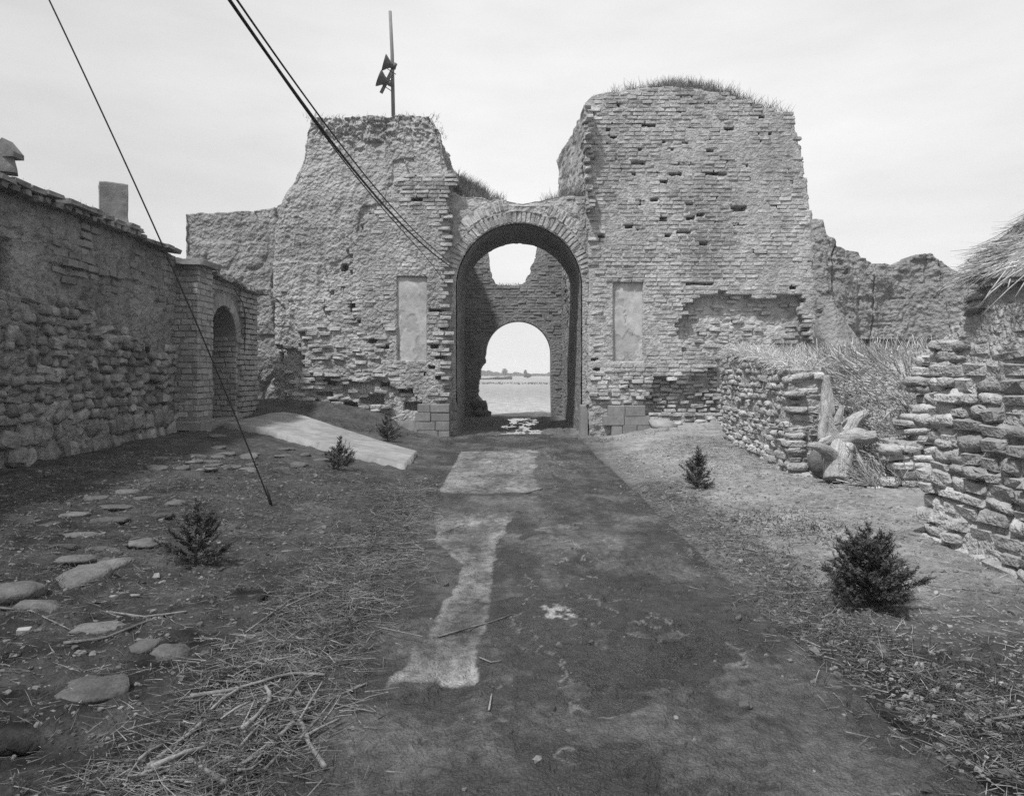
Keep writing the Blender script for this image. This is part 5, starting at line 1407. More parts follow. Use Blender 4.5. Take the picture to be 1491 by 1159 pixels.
st = thing('tree_stump', (WX(1222, 10.5), 10.5, 0.16), 'bleached forked tree stump with broken roots, propped in the wall gap', 'tree stump')
def limb(name, P_, R_, k):
    """one gnarled limb: fluted section, bent axis, grain running along it"""
    P_ = np.array(P_); n_ = 46
    t0 = np.concatenate([[0], np.cumsum(np.linalg.norm(np.diff(P_, axis=0), axis=1))]); t1 = np.linspace(0, t0[-1], n_)
    ker = np.ones(9) / 9
    def sm_(a): return np.convolve(np.pad(a, 4, mode='edge'), ker, 'valid')
    C_ = np.stack([sm_(np.interp(t1, t0, P_[:, q])) for q in range(3)], 1)
    C_[0], C_[-1] = P_[0], P_[-1]
    R2 = sm_(np.interp(t1, t0, R_)) * 1.15
    ns_ = 28
    V, Q, T = tube(C_, np.ones(n_), ns_)
    ring = V[:n_ * ns_].reshape(n_, ns_, 3)
    d = ring - C_[:, None]
    th = np.linspace(0, 2 * math.pi, ns_, endpoint=False)[None]
    tt = t1[:, None]
    cs, sn = np.cos(th), np.sin(th)
    lob = 1 + 0.09 * np.sin(3 * th + 1.3 * k + 1.5 * tt) + 0.05 * np.sin(5 * th + k * 2.1 - 2.0 * tt) + 0.14 * fbm(cs * 1.3 + k, sn * 1.3, tt * 3.0, 3, 122) + 0.07 * fbm(cs * 5 + k, sn * 5, tt * 1.6, 3, 123)
    ring[:] = C_[:, None] + d * (R2[:, None] * lob)[..., None]
    gu = np.concatenate([(np.broadcast_to(th, (n_, ns_)) * 1.0).ravel(), [0, 0]])
    V[:n_ * ns_] = ring.reshape(-1, 3)
    gx_ = np.concatenate([(np.broadcast_to(cs, (n_, ns_)) * R2[:, None]).ravel(), [0, 0]]); gy_ = np.concatenate([(np.broadcast_to(sn, (n_, ns_)) * R2[:, None]).ravel(), [0, 0]])
    gz_ = np.concatenate([np.broadcast_to(tt, (n_, ns_)).ravel(), [0, t1[-1]]])
    return mk(name, V, Q, T, M['drift'], st, True, {'ga': gx_ + k, 'gb': gy_, 'gc': gz_ * 0.10})
for k, (P_, R_) in enumerate(arms):
    limb(('trunk', 'limb', 'limb', 'limb', 'limb', 'limb', 'limb', 'root', 'root', 'limb')[k], P_, R_, k)
# thick old log behind it
c0, c1 = np.array([WX(1192, 10.9), 10.7, 0.40]), np.array([WX(1172, 12.0), 11.1, 0.46])
t1 = np.linspace(0, 1, 12)[:, None]
V, Q, T = tube(c0 + (c1 - c0) * t1, 0.21 + 0.02 * np.random.default_rng(4).normal(0, 1, 12), 18)
V = V + 0.02 * np.stack([fbm(V[:, 0] * 9, V[:, 1] * 9, V[:, 2] * 9, 2, s) for s in (1, 2, 3)], 1)
lg = mk('log', V, Q, T, M['logw'], None, True)
tag(lg, 'short thick dark log lying behind the bleached stump', 'log')

# ------------------------------------------------------------------ conifer saplings
def sapling(x, y, height, width, nbr, label, seed, dome=0.5, shoot=0.2, needle=0.024, per=26, loose=0.3, group='young conifers in the verge'):
    """a stem with outward branches, each carrying short needled sprays"""
    r = np.random.default_rng(seed)
    z0 = float(np.squeeze(groundz(x, y)))
    t = thing('conifer_sapling', (x, y, z0), label, 'shrub', group)
    lean = r.normal(0, 0.03)
    parts = [tube([(x, y, z0 - 0.05), (x + lean * 0.4, y, z0 + height * 0.5), (x + lean, y, z0 + height * 0.98)], [0.014, 0.009, 0.003], 6)]
    NV, tone = [], []
    def spray(p0, out, L_, m_, tn):
        side = np.cross(out, r.normal(0, 1, 3)); side /= np.linalg.norm(side)
        oth = np.cross(out, side)
        tt = np.linspace(0.0, 1.0, m_); ang = r.uniform(0, 6.28, m_)
        nd = (np.cos(ang)[:, None] * side + np.sin(ang)[:, None] * oth) * 0.85 + out * 0.7 + r.normal(0, 0.12, (m_, 3))
        nd /= np.linalg.norm(nd, axis=1)[:, None]
        b = p0 + out * (L_ * tt)[:, None]
        wv = np.cross(nd, out); wv /= np.linalg.norm(wv, axis=1)[:, None] + 1e-6
        nl = needle * (1.15 - 0.45 * tt)[:, None]; wd = needle * 0.17
        NV.append(np.stack([b - wv * wd, b + wv * wd, b + nd * nl + wv * wd * .3, b + nd * nl - wv * wd * .3], 1).reshape(-1, 3))
        tone.append(np.full(m_ * 4, tn))
    body = height * (1 - shoot)
    for i in range(nbr):
        k = (i + r.random()) / nbr
        k = k ** 1.15
        hz = body * (0.03 + 0.93 * k)
        shape = (1 - dome) * (1 - k) + dome * math.sqrt(max(0.0, 1 - k ** 2.4))
        a = i * 2.399 + r.normal(0, 0.4)
        Lb = width / 2 * shape * (1 + loose * r.normal()) + 0.02
        if r.random() < 0.10: Lb *= 0.4
        el = r.uniform(-0.1, 0.45) + 0.9 * k
        d = np.array([math.cos(a) * math.cos(el), math.sin(a) * math.cos(el), math.sin(el)])
        p0 = np.array([x + lean * k, y, z0 + hz * 0.8])
        p1 = p0 + d * Lb * 0.55; p2 = p0 + d * Lb + np.array([0, 0, 0.16 * Lb])
        if p2[2] < z0 + 0.02: p2[2] = z0 + 0.02
        parts.append(tube([p0, p1, p2], [0.006, 0.004, 0.0015], 4, cap=False))
        tn = r.uniform(0, 0.7)
        ns_ = max(3, int(per * (0.3 + Lb / (width / 2))))
        for q in range(ns_):
            u = r.uniform(0.22, 1.0)
            base = (p0 + (p1 - p0) * u / 0.55) if u < 0.55 else (p1 + (p2 - p1) * (u - 0.55) / 0.45)
            sd = np.cross(d, [0, 0, 1.0]); sd /= np.linalg.norm(sd) + 1e-6
            o_ = d * r.uniform(0.3, 1.0) + sd * r.normal(0, 0.75) + np.array([0, 0, r.uniform(-0.1, 0.75)])
            o_ /= np.linalg.norm(o_)
            spray(base, o_, needle * r.uniform(1.6, 3.6), 11, min(1.0, tn + 0.35 * u * r.random()))
    for q in range(int(10 + 30 * shoot)):
        hz = body * 0.9 + (height - body * 0.9) * r.random() ** 1.4
        a = r.uniform(0, 6.28)
        spray(np.array([x + lean * hz / height, y, z0 + hz]), np.array([0.6 * math.cos(a), 0.6 * math.sin(a), 0.65]), needle * r.uniform(1.2, 2.2), 11, 0.6)
    NV = np.concatenate(NV); nq = len(NV) // 4
    mk('foliage', NV, np.arange(nq * 4).reshape(-1, 4), None, M['needle'], t, False, {'tone': np.concatenate(tone)})
    V, Q, T = join(parts)
    mk('stem', V, Q, T, M['bark'], t, True)
    return t
sapling(WX(1264, 5.40), 5.40, 0.60, 0.58, 80, 'dense dark conifer bush with a leading shoot, nearest in the right verge', 131, dome=0.85, shoot=0.20, per=26, loose=0.18)
sapling(WX(1016, 10.7), 10.7, 0.58, 0.40, 30, 'thin upright conifer sapling in the right yard, before the rubble wall', 132, dome=0.75, shoot=0.12, needle=0.034, per=11, loose=0.35)
sapling(WX(565, 16.8), 16.8, 0.55, 0.54, 32, 'dark conifer sapling at the foot of the left tower beside the block plinth', 133, dome=0.3, shoot=0.15, needle=0.038, per=10, loose=0.3)
sapling(WX(492, 12.0), 12.0, 0.50, 0.54, 26, 'small conifer sapling in front of the concrete ramp', 134, dome=0.25, shoot=0.25, needle=0.036, per=9, loose=0.3)
sapling(WX(285, 6.3), 6.3, 0.52, 0.44, 34, 'narrow dark conifer sapling among the ground stones, nearest on the left', 135, dome=0.7, shoot=0.12, needle=0.025, per=18, loose=0.22)

# ------------------------------------------------------------------ loudspeaker pole on the left tower
dP = 21.2
tQ = thing('loudspeaker_pole', (WX(573, dP), dP, 8.55), 'tall wooden pole with two horn loudspeakers on the left tower top', 'pole')
zt_ = WZ(160, dP)
V, Q, T = tube([(WX(573, dP), dP, zt_ - 0.5), (WX(571, dP), dP, WZ(80, dP)), (WX(568, dP), dP, WZ(17, dP))], [0.055, 0.05, 0.045], 10)
mk('post', V, Q, T, M['pole'], tQ, True)
V, Q, T = tube([(WX(556, dP), dP - 0.12, WZ(138, dP)), (WX(577, dP), dP - 0.10, WZ(95, dP))], [0.05, 0.055], 8)
mk('crossbar', V, Q, T, M['pole'], tQ, True)
for (mx_, my_, tx_, ty_) in ((560.5, 96, 573.5, 97), (553, 118.5, 567.5, 121.5)):
    # horn: wide mouth to the left, narrow throat with a driver can by the crossbar
    m0 = np.array([WX(mx_, dP), dP - 0.22, WZ(my_, dP)]); t0 = np.array([WX(tx_, dP), dP - 0.16, WZ(ty_, dP)])
    t0[2] -= 0.05
    f = np.linspace(0, 1, 8)[:, None]
    o = bpy.data.objects.new('loudspeaker', None); COL.objects.link(o); o.empty_display_size = 0.1
    place(o, t0, tQ)
    V, Q, _ = tube(m0 + (t0 - m0) * f, np.array([0.225, 0.20, 0.165, 0.13, 0.10, 0.08, 0.065, 0.06]), 18, cap=False)
    ho = mk('horn', V, Q, None, M['horn'], o, True)
    sd = ho.modifiers.new('wall', 'SOLIDIFY'); sd.thickness = 0.012
    V, Q, T = tube([t0, t0 + (t0 - m0) * 0.35], [0.085, 0.08], 14)
    mk('driver', V, Q, T, M['horn'], o, True)
    V, Q, T = tube([m0 + (t0 - m0) * 0.4 + np.array([0, 0, -0.14]), np.array([WX(tx_ + 4, dP), dP - 0.1, WZ(ty_ + 14, dP)])], 0.012, 5)
    mk('bracket', V, Q, T, M['horn'], o, True)

# ------------------------------------------------------------------ cables
def cable(name, pts, rad, label, cat='cable', group=None, n=50):
    # the wire hangs in the vertical plane between its two ends
    xa, ya_, xb, yb_ = WX(pts[0][0], pts[0][2]), pts[0][2], WX(pts[-1][0], pts[-1][2]), pts[-1][2]
    P_ = []
    for a, b, d in pts:
        u = (a - CX) / F
        k = (u * ya_ - xa) / ((xb - xa) - u * (yb_ - ya_))
        d2 = ya_ + k * (yb_ - ya_)
        P_.append((u * d2, d2, WZ(b, d2)))
    P_ = np.array(P_)
    t0 = np.concatenate([[0], np.cumsum(np.hypot(np.diff(P_[:, 0]), np.diff(P_[:, 1])))]); t1 = np.linspace(0, t0[-1], n)
    deg = 3
    P2 = np.stack([np.polyval(np.polyfit(t0, P_[:, k], deg), t1) for k in range(3)], 1)
    V, Q, T = tube(P2, rad, 6)
    o = mk(name, V, Q, T, M['wire'], None, True)
    tag(o, label, cat, group)
    return o
cable('cable', [(300, -55, 5.0), (393, 93, 7.0), (470, 188, 9.4), (560, 299, 13.5), (620, 361, 17.0), (657, 389, 19.72)], 0.0145, 'thickest black cable sagging from upper left to the tower corner, lower of the close pair')
cable('cable', [(312, -55, 5.0), (401, 91, 7.0), (478, 184, 9.4), (567, 296, 13.5), (625, 358, 17.0), (658, 384, 19.72)], 0.009, 'thin black cable running just above the thickest one to the tower corner')
cable('cable', [(304, -52, 5.2), (398, 100, 7.2), (468, 192, 9.4), (530, 268, 12.6), (590, 342, 16.4), (648, 412, 19.70)], 0.008, 'lone thin black cable branching lower to the tower face beside the niche')
gw = cable('guy_wire', [(45, -55, 7.9), (72, 0, 8.0), (160, 192, 8.2), (250, 383, 8.4), (330, 578, 8.6), (394, 733, 8.75)], 0.0085, 'black guy wire slanting down to its anchor in the left verge', 'guy wire')
a0 = np.array([WX(392, 8.74), 8.74, WZ(726, 8.74)]); a1 = np.array([WX(397, 8.75), 8.75, WZ(742, 8.75)])
V, Q, T = tube([a0 + (a0 - a1) * 1.2, a0, a1], [0.014, 0.02, 0.016], 8)
mk('anchor', V, Q, T, M['wire'], gw, True)

# ------------------------------------------------------------------ stones on the ground
rgd = np.random.default_rng(141)
def ground_stone(px, py, w, h, label=None, group=None, thick=0.5, m='gstone', name='ground_stone', sink=0.35, zoff=0.0):
    d = 6.0
    for _ in range(30):
        xx = WX(px, d)
        d = F * (EYE - float(gbase(xx, d)) - zoff) / (py - HY)
    wid = 0.9 * w / F * d
    dep = max(0.5 * wid, min(1.2 * wid, h / F * d / ((EYE) / d) * 0.7))
    hgt = max(0.06, 0.85 * thick * wid)
    vs = variants(name + '_' + m, TSR, 0.05, 8, M[m], True)
    o = bpy.data.objects.new(name, vs[int(rgd.integers(8))])
    COL.objects.link(o)
    o.location = (WX(px, d), d, float(np.squeeze(groundz(WX(px, d), d))) + hgt * (0.5 - sink - 0.22))
    o.scale = (wid, dep, hgt); o.rotation_euler = (rgd.normal(0, .08), rgd.normal(0, .08), rgd.uniform(-.5, .5))
    tag(o, label, 'stone', group)
    return o
ground_stone(122, 848, 72, 36, 'large rounded grey stone beside a smaller one, left of the nearest left sapling')
ground_stone(165, 824, 52, 22, 'pale rounded stone touching the larger one, left of the nearest left sapling')
ground_stone(22, 870, 84, 30, 'wide flat dark stone at the left picture edge')
ground_stone(56, 890, 66, 20, 'low pale flat stone next to the wide dark stone at the left edge')
ground_stone(256, 738, 32, 16, 'small rounded stone just behind the nearest left sapling')
ground_stone(140, 1010, 100, 52, 'big flat pale stone sunk in the earth, lower left', thick=0.3)
ground_stone(250, 952, 56, 34, 'half buried smooth stone in the straw, right of the long branch')
ground_stone(212, 948, 46, 26, 'low worn stone left of the half buried smooth stone')
ground_stone(148, 915, 84, 24, 'long flat stone under the long branch at the left', thick=0.25)
ground_stone(356, 876, 60, 26, 'broad stone nearly covered by soil and straw, middle of the left verge', thick=0.25, m='ground')
ground_stone(112, 818, 60, 16, 'low flat stone behind the pair of rounded stones', thick=0.3)
ground_stone(215, 793, 50, 20, 'dark low stone at the foot of the nearest left sapling', thick=0.3)
ground_stone(34, 1075, 110, 60, 'large dark earth covered rock in the lower left corner', thick=0.35, m='ground')
for (a, b, w, h) in ((110, 752, 44, 9), (160, 762, 60, 10), (120, 780, 60, 12), (155, 797, 54, 12), (185, 718, 36, 8), (205, 728, 40, 8), (170, 742, 50, 9), (235, 752, 40, 9), (140, 730, 40, 7), (95, 800, 40, 10), (70, 765, 40, 9)):
    ground_stone(a, b, w, h, 'flat worn paving stone in the trodden patch left of the nearest left sapling', 'worn paving stones', thick=0.2)
for i in range(46):
    a, b = rgd.uniform(205, 470), rgd.uniform(636, 690)
    if b < 690 - (a - 205) * 0.02 - 25 and a < 300: continue
    if a > 340 and b < 655: continue
    ground_stone(a, b, rgd.uniform(16, 34), rgd.uniform(4, 7), 'small worn cobble in the paved strip before the arched doorway', 'cobbles before the doorway', thick=0.22, sink=0.3, name='cobble')
# stones at the foot of the right tower
ground_stone(966, 603, 36, 18, 'large pale river boulder, upper of two at the right tower foot', m='boulder', name='boulder', zoff=0.18, sink=0.0)
ground_stone(965, 617, 40, 17, 'large pale river boulder, lower of two at the right tower foot', m='boulder', name='boulder', sink=0.2)
for (a, b, w, h) in ((986, 616, 14, 10), (1000, 612, 16, 12), (1018, 615, 16, 10), (990, 600, 14, 10), (1006, 598, 12, 8), (1020, 596, 16, 10), (1035, 600, 14, 10), (944, 612, 8, 12), (948, 600, 10, 8)):
    ground_stone(a, b, w, h, 'small stone in the rubble at the right tower foot', 'rubble at the right tower foot', m='boulder', name='rubble_stone', sink=0.1)
for (a, b, w, h) in ((520, 610, 14, 8), (470, 598, 14, 8), (497, 600, 18, 8), (548, 612, 16, 9), (430, 590, 16, 7), (455, 600, 12, 7), (600, 618, 12, 8)):
    ground_stone(a, b, w, h, 'small stone in the rubble at the left tower foot', 'rubble at the left tower foot', m='boulder', name='rubble_stone', sink=0.15)
ground_stone(1180, 694, 36, 14, 'flat pale stone on the ground before the dark log', m='boulder')
ground_stone(1252, 712, 18, 8, 'small pale stone right of the bleached stump foot', m='boulder')
ground_stone(1160, 640, 20, 10, None, None) if False else None

# ------------------------------------------------------------------ litter: straw, stalks, weeds
def litter(name, n, xy, ln, w, m, label, seed, lift=0.02, cat='straw'):
    rl = np.random.default_rng(seed)
    x_, y_ = xy(rl, n)
    z_ = np.maximum(groundz(x_, y_), np.where((x_ > road_l(y_)) & (x_ < road_r(y_)), roadz(x_, y_), -9)) + rl.random(len(x_)) * lift
    D = np.stack([rl.normal(0, 1, len(x_)), rl.normal(0, 1, len(x_)), rl.normal(0.02, 0.10, len(x_))], 1)
    V, Q, T, tone = blades(np.stack([x_, y_, z_], 1), D, rl.uniform(*ln, len(x_)) , rl.uniform(w[0], w[1], len(x_)), rl, 0.18, 0.03)
    o = mk(name, V, Q, T, M[m], None, False, {'tone': tone}, kind='stuff')
    return tag(o, label, cat)
def band_left(rl, n):
    y_ = 2.6 + 8.0 * rl.random(n) ** 1.4
    return road_l(y_) - 0.12 + rl.normal(-0.18, 0.22, n), y_
def band_right(rl, n):
    y_ = 2.6 + 9.0 * rl.random(n) ** 1.2
    return road_r(y_) + 0.30 + rl.normal(0.05, 0.24, n), y_
def field_left(rl, n):
    y_ = 2.6 + 9.5 * rl.random(n)
    return rl.uniform(-6.2, -1.1, n), y_
def field_right(rl, n):
    y_ = 2.8 + 13 * rl.random(n)
    return rl.uniform(1.95, 4.4, n), y_
litter('straw_litter', 15000, band_left, (0.04, 0.22), (0.0012, 0.0036), 'litter', 'straw and chaff banked along the left edge of the road', 151, 0.05)
litter('straw_litter', 8000, band_right, (0.03, 0.16), (0.0012, 0.003), 'litter', 'straw and chaff along the right edge of the road', 152, 0.03)
litter('straw_litter', 19000, field_left, (0.02, 0.13), (0.001, 0.0028), 'litter', 'fine straw scattered over the left verge', 153, 0.02)
litter('straw_litter', 7000, field_right, (0.03, 0.16), (0.001, 0.0026), 'litter_pale', 'fine dry straw scattered over the right yard', 154, 0.02)
def near_wall_r(rl, n):
    return 3.0 + 1.5 * rl.random(n) ** 0.7, 11.5 + 5.5 * rl.random(n)
litter('straw_litter', 2600, near_wall_r, (0.06, 0.25), (0.002, 0.004), 'litter_pale', 'pale straw drifted at the foot of the low rubble wall', 155, 0.05)

def pebbles(n, xy, label, seed, mt):
    rl = np.random.default_rng(seed)
    x_, y_ = xy(rl, n)
    sz = np.minimum(0.006 + 0.008 * rl.exponential(1.0, n), 0.05)
    C = np.stack([x_, y_, np.maximum(groundz(x_, y_), np.where((x_ > road_l(y_)) & (x_ < road_r(y_)), roadz(x_, y_), -9)) + sz * 0.1], 1)
    S = np.stack([sz * rl.uniform(.8, 1.5, n), sz, sz * rl.uniform(.5, .8, n)], 1)
    V, Q, T, tone = merged(TBR, C, S, np.stack([rl.normal(0, .3, n), rl.normal(0, .3, n), rl.uniform(0, 6.28, n)], 1), 0.08, rl)
    tag(mk('pebbles', V, Q, T, mt, None, False, {'tone': tone}, kind='stuff'), label, 'pebbles')
M['pebble'] = mat('soil_clods', 0.05, 0.15, bump=0, avar=0.55)
M['pebble_pale'] = mat('dry_soil_clods', 0.10, 0.26, bump=0, avar=0.45)
pebbles(9000, field_left, 'clods and pebbles scattered over the left verge', 156, M['pebble'])
pebbles(6000, field_right, 'clods and pebbles scattered over the right yard', 157, M['pebble_pale'])
pebbles(2600, band_right, 'dark clods crumbling along the right road edge', 158, M['pebble'])
pebbles(260, lambda rl, n: (rl.uniform(-1.0, 1.8, n), 2.8 + 16 * rl.random(n) ** 1.3), 'small clods and grit lying on the wet road', 159, M['pebble'])

def weeds(n, spots, label, seed, ln=(0.03, 0.10)):
    rl = np.random.default_rng(seed)
    k = rl.integers(0, len(spots), n)
    s = np.array(spots)[k]
    x_ = s[:, 0] + rl.normal(0, 1, n) * s[:, 2]; y_ = s[:, 1] + rl.normal(0, 1, n) * s[:, 3]
    D = np.stack([rl.normal(0, .8, n), rl.normal(0, .8, n), np.abs(rl.normal(0.6, 0.4, n))], 1)
    V, Q, T, tone = blades(np.stack([x_, y_, groundz(x_, y_) - 0.005], 1), D, rl.uniform(*ln, n), rl.uniform(0.002, 0.005, n), rl, 0.3, 0.2)
    o = mk('weeds', V, Q, T, M['weed'], None, False, {'tone': tone}, kind='stuff')
    return tag(o, label, 'weeds')
weeds(3200, [(-4.6, 8.6, .7, .25), (-5.6, 8.2, .6, .3), (-3.9, 9.5, .5, .2), (-5.0, 7.0, .5, .4), (-3.4, 5.6, .3, .3), (-2.7, 9.4, .3, .2), (-2.5, 11.0, .4, .25), (-3.8, 4.4, .4, .5), (-3.2, 3.6, .4, .3)], 'dark flattened weeds on the left verge below the stone wall', 161)
weeds(7000, [(2.25, 4.0, .12, .5), (2.1, 5.2, .12, .6), (2.4, 3.3, .2, .3), (2.3, 6.5, .12, .8), (2.5, 3.7, .25, .25), (2.9, 4.1, .3, .2), (2.2, 4.6, .15, .3), (3.0, 7.6, .25, .25), (2.7, 8.4, .3, .3)], 'dark weeds and clods along the right road edge', 162, (0.02, 0.10))
weeds(900, [(-3.6, 17.9, .5, .2), (-4.6, 18.3, .5, .15), (-1.5, 18.0, .2, .3), (3.6, 18.6, .8, .2), (2.2, 18.4, .3, .3), (-2.5, 18.6, .4, .2)], 'low weeds along the foot of the gate towers', 163, (0.05, 0.16))

# thick dry stalks and branches, each its own thing
def gpt(px, py, lift=0.0):
    d = 5.0
    for _ in range(30):
        d = F * (EYE - float(gbase(WX(px, d), d))) / (py - HY)
    x_ = WX(px, d)
    z_ = float(np.squeeze(groundz(x_, d)))
    if road_l(d) < x_ < road_r(d): z_ = max(z_, float(np.squeeze(roadz(x_, d))))
    return np.array([x_, d, z_ + lift])
def stalk(pts, r0, r1, label, group=None, name='dry_stalk', lift=0.015, cat='stalk'):
    P_ = np.array([gpt(a, b, lift) for a, b in pts])
    t0 = np.linspace(0, 1, len(P_)); t1 = np.linspace(0, 1, max(6, 3 * len(P_)))
    P2 = np.stack([np.interp(t1, t0, P_[:, k]) for k in range(3)], 1)
    R_ = 1.12 * np.interp(t1, [0, 1], [r0, r1]) * (1 + 0.12 * rgd.normal(0, 1, len(t1)))
    V, Q, T = tube(P2, R_, 6)
    o = mk(name, V, Q, T, M['stalk'], None, True)
    return tag(o, label, cat, group)
Zs = lambda a, b: (180 + a / 3.924, 880 + b / 3.924)
stalk([(92, 946), (150, 938), (200, 920), (242, 898)], 0.011, 0.006, 'long crooked pale branch lying over the flat stone at the left', name='branch', cat='branch')
stalk([(160, 873), (204, 874)], 0.012, 0.011, 'short thick pale stick left of the half buried stone', name='stick', cat='stick')
stalk([(0, 884), (45, 898), (105, 918)], 0.008, 0.004, 'thin forked branch running in from the left picture edge', name='branch', cat='branch')
stalk([(410, 806), (540, 800), (626, 792)], 0.007, 0.005, 'long thin stick pointing at the road in the left verge', name='stick', cat='stick')
stalk([(155, 892), (210, 897), (272, 901)], 0.007, 0.006, 'thin straight stick behind the long crooked branch', name='stick', cat='stick')
stalk([Zs(380, 600), Zs(620, 545), Zs(880, 470), Zs(980, 450), Zs(1150, 460)], 0.011, 0.007, 'long bent stalk across the top of the stalk pile', lift=0.05)
stalk([Zs(90, 1085), Zs(190, 960), Zs(300, 850), Zs(440, 740), Zs(500, 660)], 0.014, 0.009, 'thick split stalk forming the left side of the stalk pile', lift=0.03)
stalk([Zs(500, 660), Zs(580, 600), Zs(660, 540)], 0.011, 0.007, 'short split stalk end continuing the thick left stalk', lift=0.05)
stalk([Zs(680, 780), Zs(760, 710), Zs(830, 620), Zs(836, 580), Zs(810, 525)], 0.011, 0.009, 'stalk with a hooked end in the middle of the pile', lift=0.05)
stalk([Zs(620, 1010), Zs(790, 890), Zs(880, 800), Zs(970, 725)], 0.014, 0.012, 'thick round stalk slanting along the right side of the pile', lift=0.025)
stalk([Zs(960, 640), Zs(1030, 730), Zs(1060, 830), Zs(1150, 965)], 0.012, 0.010, 'crooked pale stalk reaching onto the road from the pile', lift=0.02)
stalk([Zs(1090, 585), Zs(1230, 540), Zs(1390, 480)], 0.009, 0.005, 'thin dark stalk lying on the road above the crooked one', lift=0.012)
stalk([Zs(160, 1040), Zs(350, 945), Zs(560, 840)], 0.010, 0.008, 'long stalk crossing the lower part of the pile', lift=0.045)
stalk([Zs(310, 905), Zs(420, 985), Zs(520, 1045), Zs(580, 1095)], 0.012, 0.014, 'thick stalk lying crosswise at the bottom of the pile', lift=0.03)
stalk([Zs(920, 545), Zs(1005, 585)], 0.012, 0.011, 'short bleached stalk piece at the top right of the pile', lift=0.04)
for i in range(46):
    a, b = rgd.uniform(60, 1020), rgd.uniform(560, 1090)
    if b < 1000 - 0.75 * a + 40 or a > 1200 - 0.55 * (b - 500): continue
    L_, an = rgd.uniform(120, 330), math.radians(rgd.normal(-38, 20))
    stalk([Zs(a, b), Zs(a + L_ * .5 * math.cos(an), b + L_ * .5 * math.sin(an) + rgd.normal(0, 8)), Zs(a + L_ * math.cos(an), b + L_ * math.sin(an))], rgd.uniform(.004, .008), rgd.uniform(.003, .006), 'dry stalk in the tangled pile at the lower left road edge', 'stalks in the roadside pile', lift=rgd.uniform(0.01, 0.06))
for i in range(40):
    y_ = rgd.uniform(3.3, 8.5); x_ = road_l(y_) - 0.2 + rgd.normal(-0.15, 0.25)
    px_, py_ = CX + x_ * F / y_, HY + (EYE - float(gbase(x_, y_))) * F / y_
    L_, an = rgd.uniform(0.12, 0.4) * F / y_, rgd.uniform(-0.9, 0.5)
    stalk([(px_, py_), (px_ + L_ * math.cos(an), py_ + 0.6 * L_ * math.sin(an))], rgd.uniform(.003, .006), .003, 'loose dry stalk among the straw on the left road edge', 'loose stalks on the left edge', lift=rgd.uniform(0.01, 0.05))
for i in range(30):
    y_ = rgd.uniform(3.2, 9); x_ = road_r(y_) + 0.3 + abs(rgd.normal(0.0, 0.4))
    px_, py_ = CX + x_ * F / y_, HY + (EYE - float(gbase(x_, y_))) * F / y_
    L_, an = rgd.uniform(0.1, 0.4) * F / y_, rgd.uniform(-0.4, 0.9)
    stalk([(px_, py_), (px_ + L_ * math.cos(an), py_ + 0.5 * L_ * math.sin(an))], rgd.uniform(.003, .006), .003, 'loose dry stalk in the right verge beside the road', 'loose stalks on the right edge', lift=rgd.uniform(0.01, 0.04))
stalk([(638, 934), (690, 917), (720, 912), (746, 905)], 0.006, 0.003, 'dark crooked twig lying across the pale dry streak of the road', name='twig', cat='twig', lift=0.008)
stalk([(712, 1049), (716, 1022)], 0.005, 0.004, 'short upright-lying twig in the middle of the near road', name='twig', cat='twig', lift=0.008)
stalk([(698, 965), (715, 972), (730, 970)], 0.004, 0.003, 'small bent twig below the pale dry streak', name='twig', cat='twig', lift=0.008)
stalk([(765, 722), (790, 716)], 0.010, 0.008, 'short dark stick at the front edge of the dry slab', name='twig', cat='twig', lift=0.012)
# scrap of paper and a brick bat
V, Q, T, _ = merged(tmpl_brick(0.06), np.array([gpt(35, 920, 0.02)]), np.array([[0.075, 0.05, 0.04]]), np.array([[0.1, 0, 0.3]]), 0.02, rgd)
tag(mk('brick_bat', V, Q, T, M['plaster'], None), 'small pale broken brick piece near the left picture edge', 'brick')

# ------------------------------------------------------------------ the plain beyond the gate
rf = np.random.default_rng(171)
def leafmass(cx_, cy_, w, d, h, n, size, z0=0.0, seed=0, prof=None):
    r = np.random.default_rng(seed)
    x_ = cx_ + r.uniform(-w / 2, w / 2, n); y_ = cy_ + r.uniform(-d / 2, d / 2, n)
    hh = h * (0.65 + 0.35 * vn(x_ * 0.12, y_ * 0.02, 0, seed) + 0.2 * vn(x_ * 0.5, 0, 0, seed + 1))
    z_ = z0 + hh * r.random(n) ** 0.6
    if w < 5:
        a_ = r.normal(0, 1, (n, 3)); a_ = a_ / np.linalg.norm(a_, axis=1)[:, None] * r.random(n)[:, None] ** 0.4
        x_, y_, z_ = cx_ + a_[:, 0] * w / 2, cy_ + a_[:, 1] * w / 2, z0 + h / 2 + a_[:, 2] * h / 2
    C = np.stack([x_, y_, z_], 1)
    u_ = r.normal(0, 1, (n, 3)); u_ /= np.linalg.norm(u_, axis=1)[:, None]
    v_ = np.cross(u_, r.normal(0, 1, (n, 3))); v_ /= np.linalg.norm(v_, axis=1)[:, None]
    s = size * r.uniform(0.5, 1.2, n)[:, None]
    V = np.stack([C - u_ * s - v_ * s, C + u_ * s - v_ * s, C + u_ * s + v_ * s, C - u_ * s + v_ * s], 1)
    return V.reshape(-1, 3), np.arange(n * 4).reshape(-1, 4), np.repeat(r.random(n), 4)
V, Q, tone = leafmass(0, 400, 160, 20, 3.1, 22000, 0.32, 0, 172)
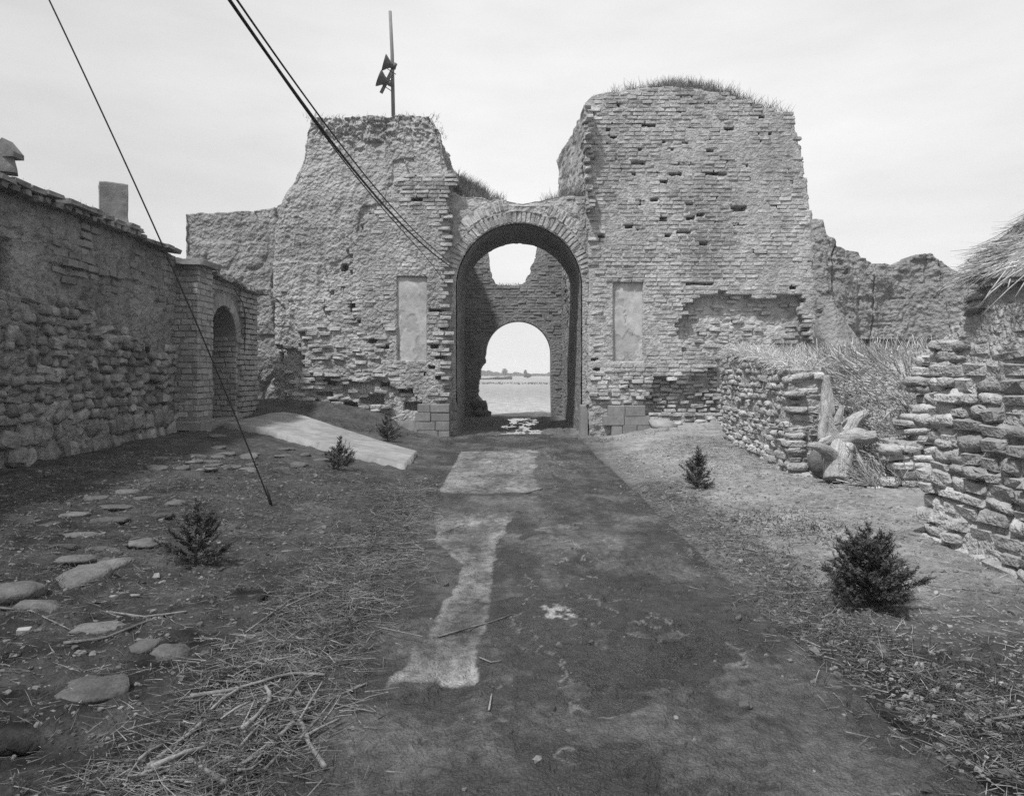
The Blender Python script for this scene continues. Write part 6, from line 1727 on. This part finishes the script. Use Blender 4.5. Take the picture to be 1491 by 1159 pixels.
tag(mk('distant_woods', V, Q, None, M['far_leaf'], None, False, {'tone': tone}, kind='stuff'), 'hazy belt of distant woods across the plain seen through the rear arch', 'woods')
V, Q, tone = leafmass(-7.5, 190, 15, 6, 0.8, 3500, 0.12, 0, 173)
tag(mk('scrub_row', V, Q, None, M['far_leaf'], None, False, {'tone': tone}, kind='stuff'), 'dark row of scrub on the plain, left in the rear arch', 'scrub')
V, Q, tone = leafmass(-1, 118, 26, 22, 0.16, 700, 0.07, 0, 174)
tag(mk('field_scrub', V, Q, None, M['far_leaf'], None, False, {'tone': tone}, kind='stuff'), 'sparse low growth across the middle of the pale plain', 'scrub')
for (px, d, h, w, lab) in ((765, 300, 2.9, 1.3, 'small upright tree on the plain, right of centre in the rear arch'), (735, 330, 3.6, 2.6, 'taller hazy tree on the plain, left of centre in the rear arch'), (768, 230, 1.3, 2.6, 'low round tree on the plain below the small upright one')):
    x_ = WX(px, d)
    t = thing('field_tree', (x_, d, 0), lab, 'tree')
    V, Q, T = tube([(x_, d, -0.2), (x_, d, h * 0.6)], [0.12, 0.05], 6)
    mk('trunk', V, Q, T, M['bark'], t)
    V, Q, tone = leafmass(x_, d, w, w, h * 0.8, 700, 0.13, h * 0.2, int(px))
    mk('crown', V, Q, None, M['far_leaf'], t, False, {'tone': tone})

# pale haze lying over the plain
hz = bpy.data.materials.new('haze'); hz.use_nodes = True
N_, L_n = hz.node_tree.nodes, hz.node_tree.links
N_.remove(N_['Principled BSDF'])
pv = N_.new('ShaderNodeVolumePrincipled')
pv.inputs['Color'].default_value = (0.95, 0.95, 0.95, 1)
pv.inputs['Density'].default_value = 0.0011
pv.inputs['Anisotropy'].default_value = 0.2
L_n.new(pv.outputs[0], N_['Material Output'].inputs['Volume'])
b = np.array([(sx * 640, sy * 640, z) for z in (-1.5, 13.0) for sy in (-1, 1) for sx in (-1, 1)], float)
o = mk('haze', b, [[0, 2, 3, 1], [4, 5, 7, 6], [0, 1, 5, 4], [2, 6, 7, 3], [0, 4, 6, 2], [1, 3, 7, 5]], None, hz, None, False, kind='stuff')
tag(o, 'thin pale haze in the air over the plain', 'haze')
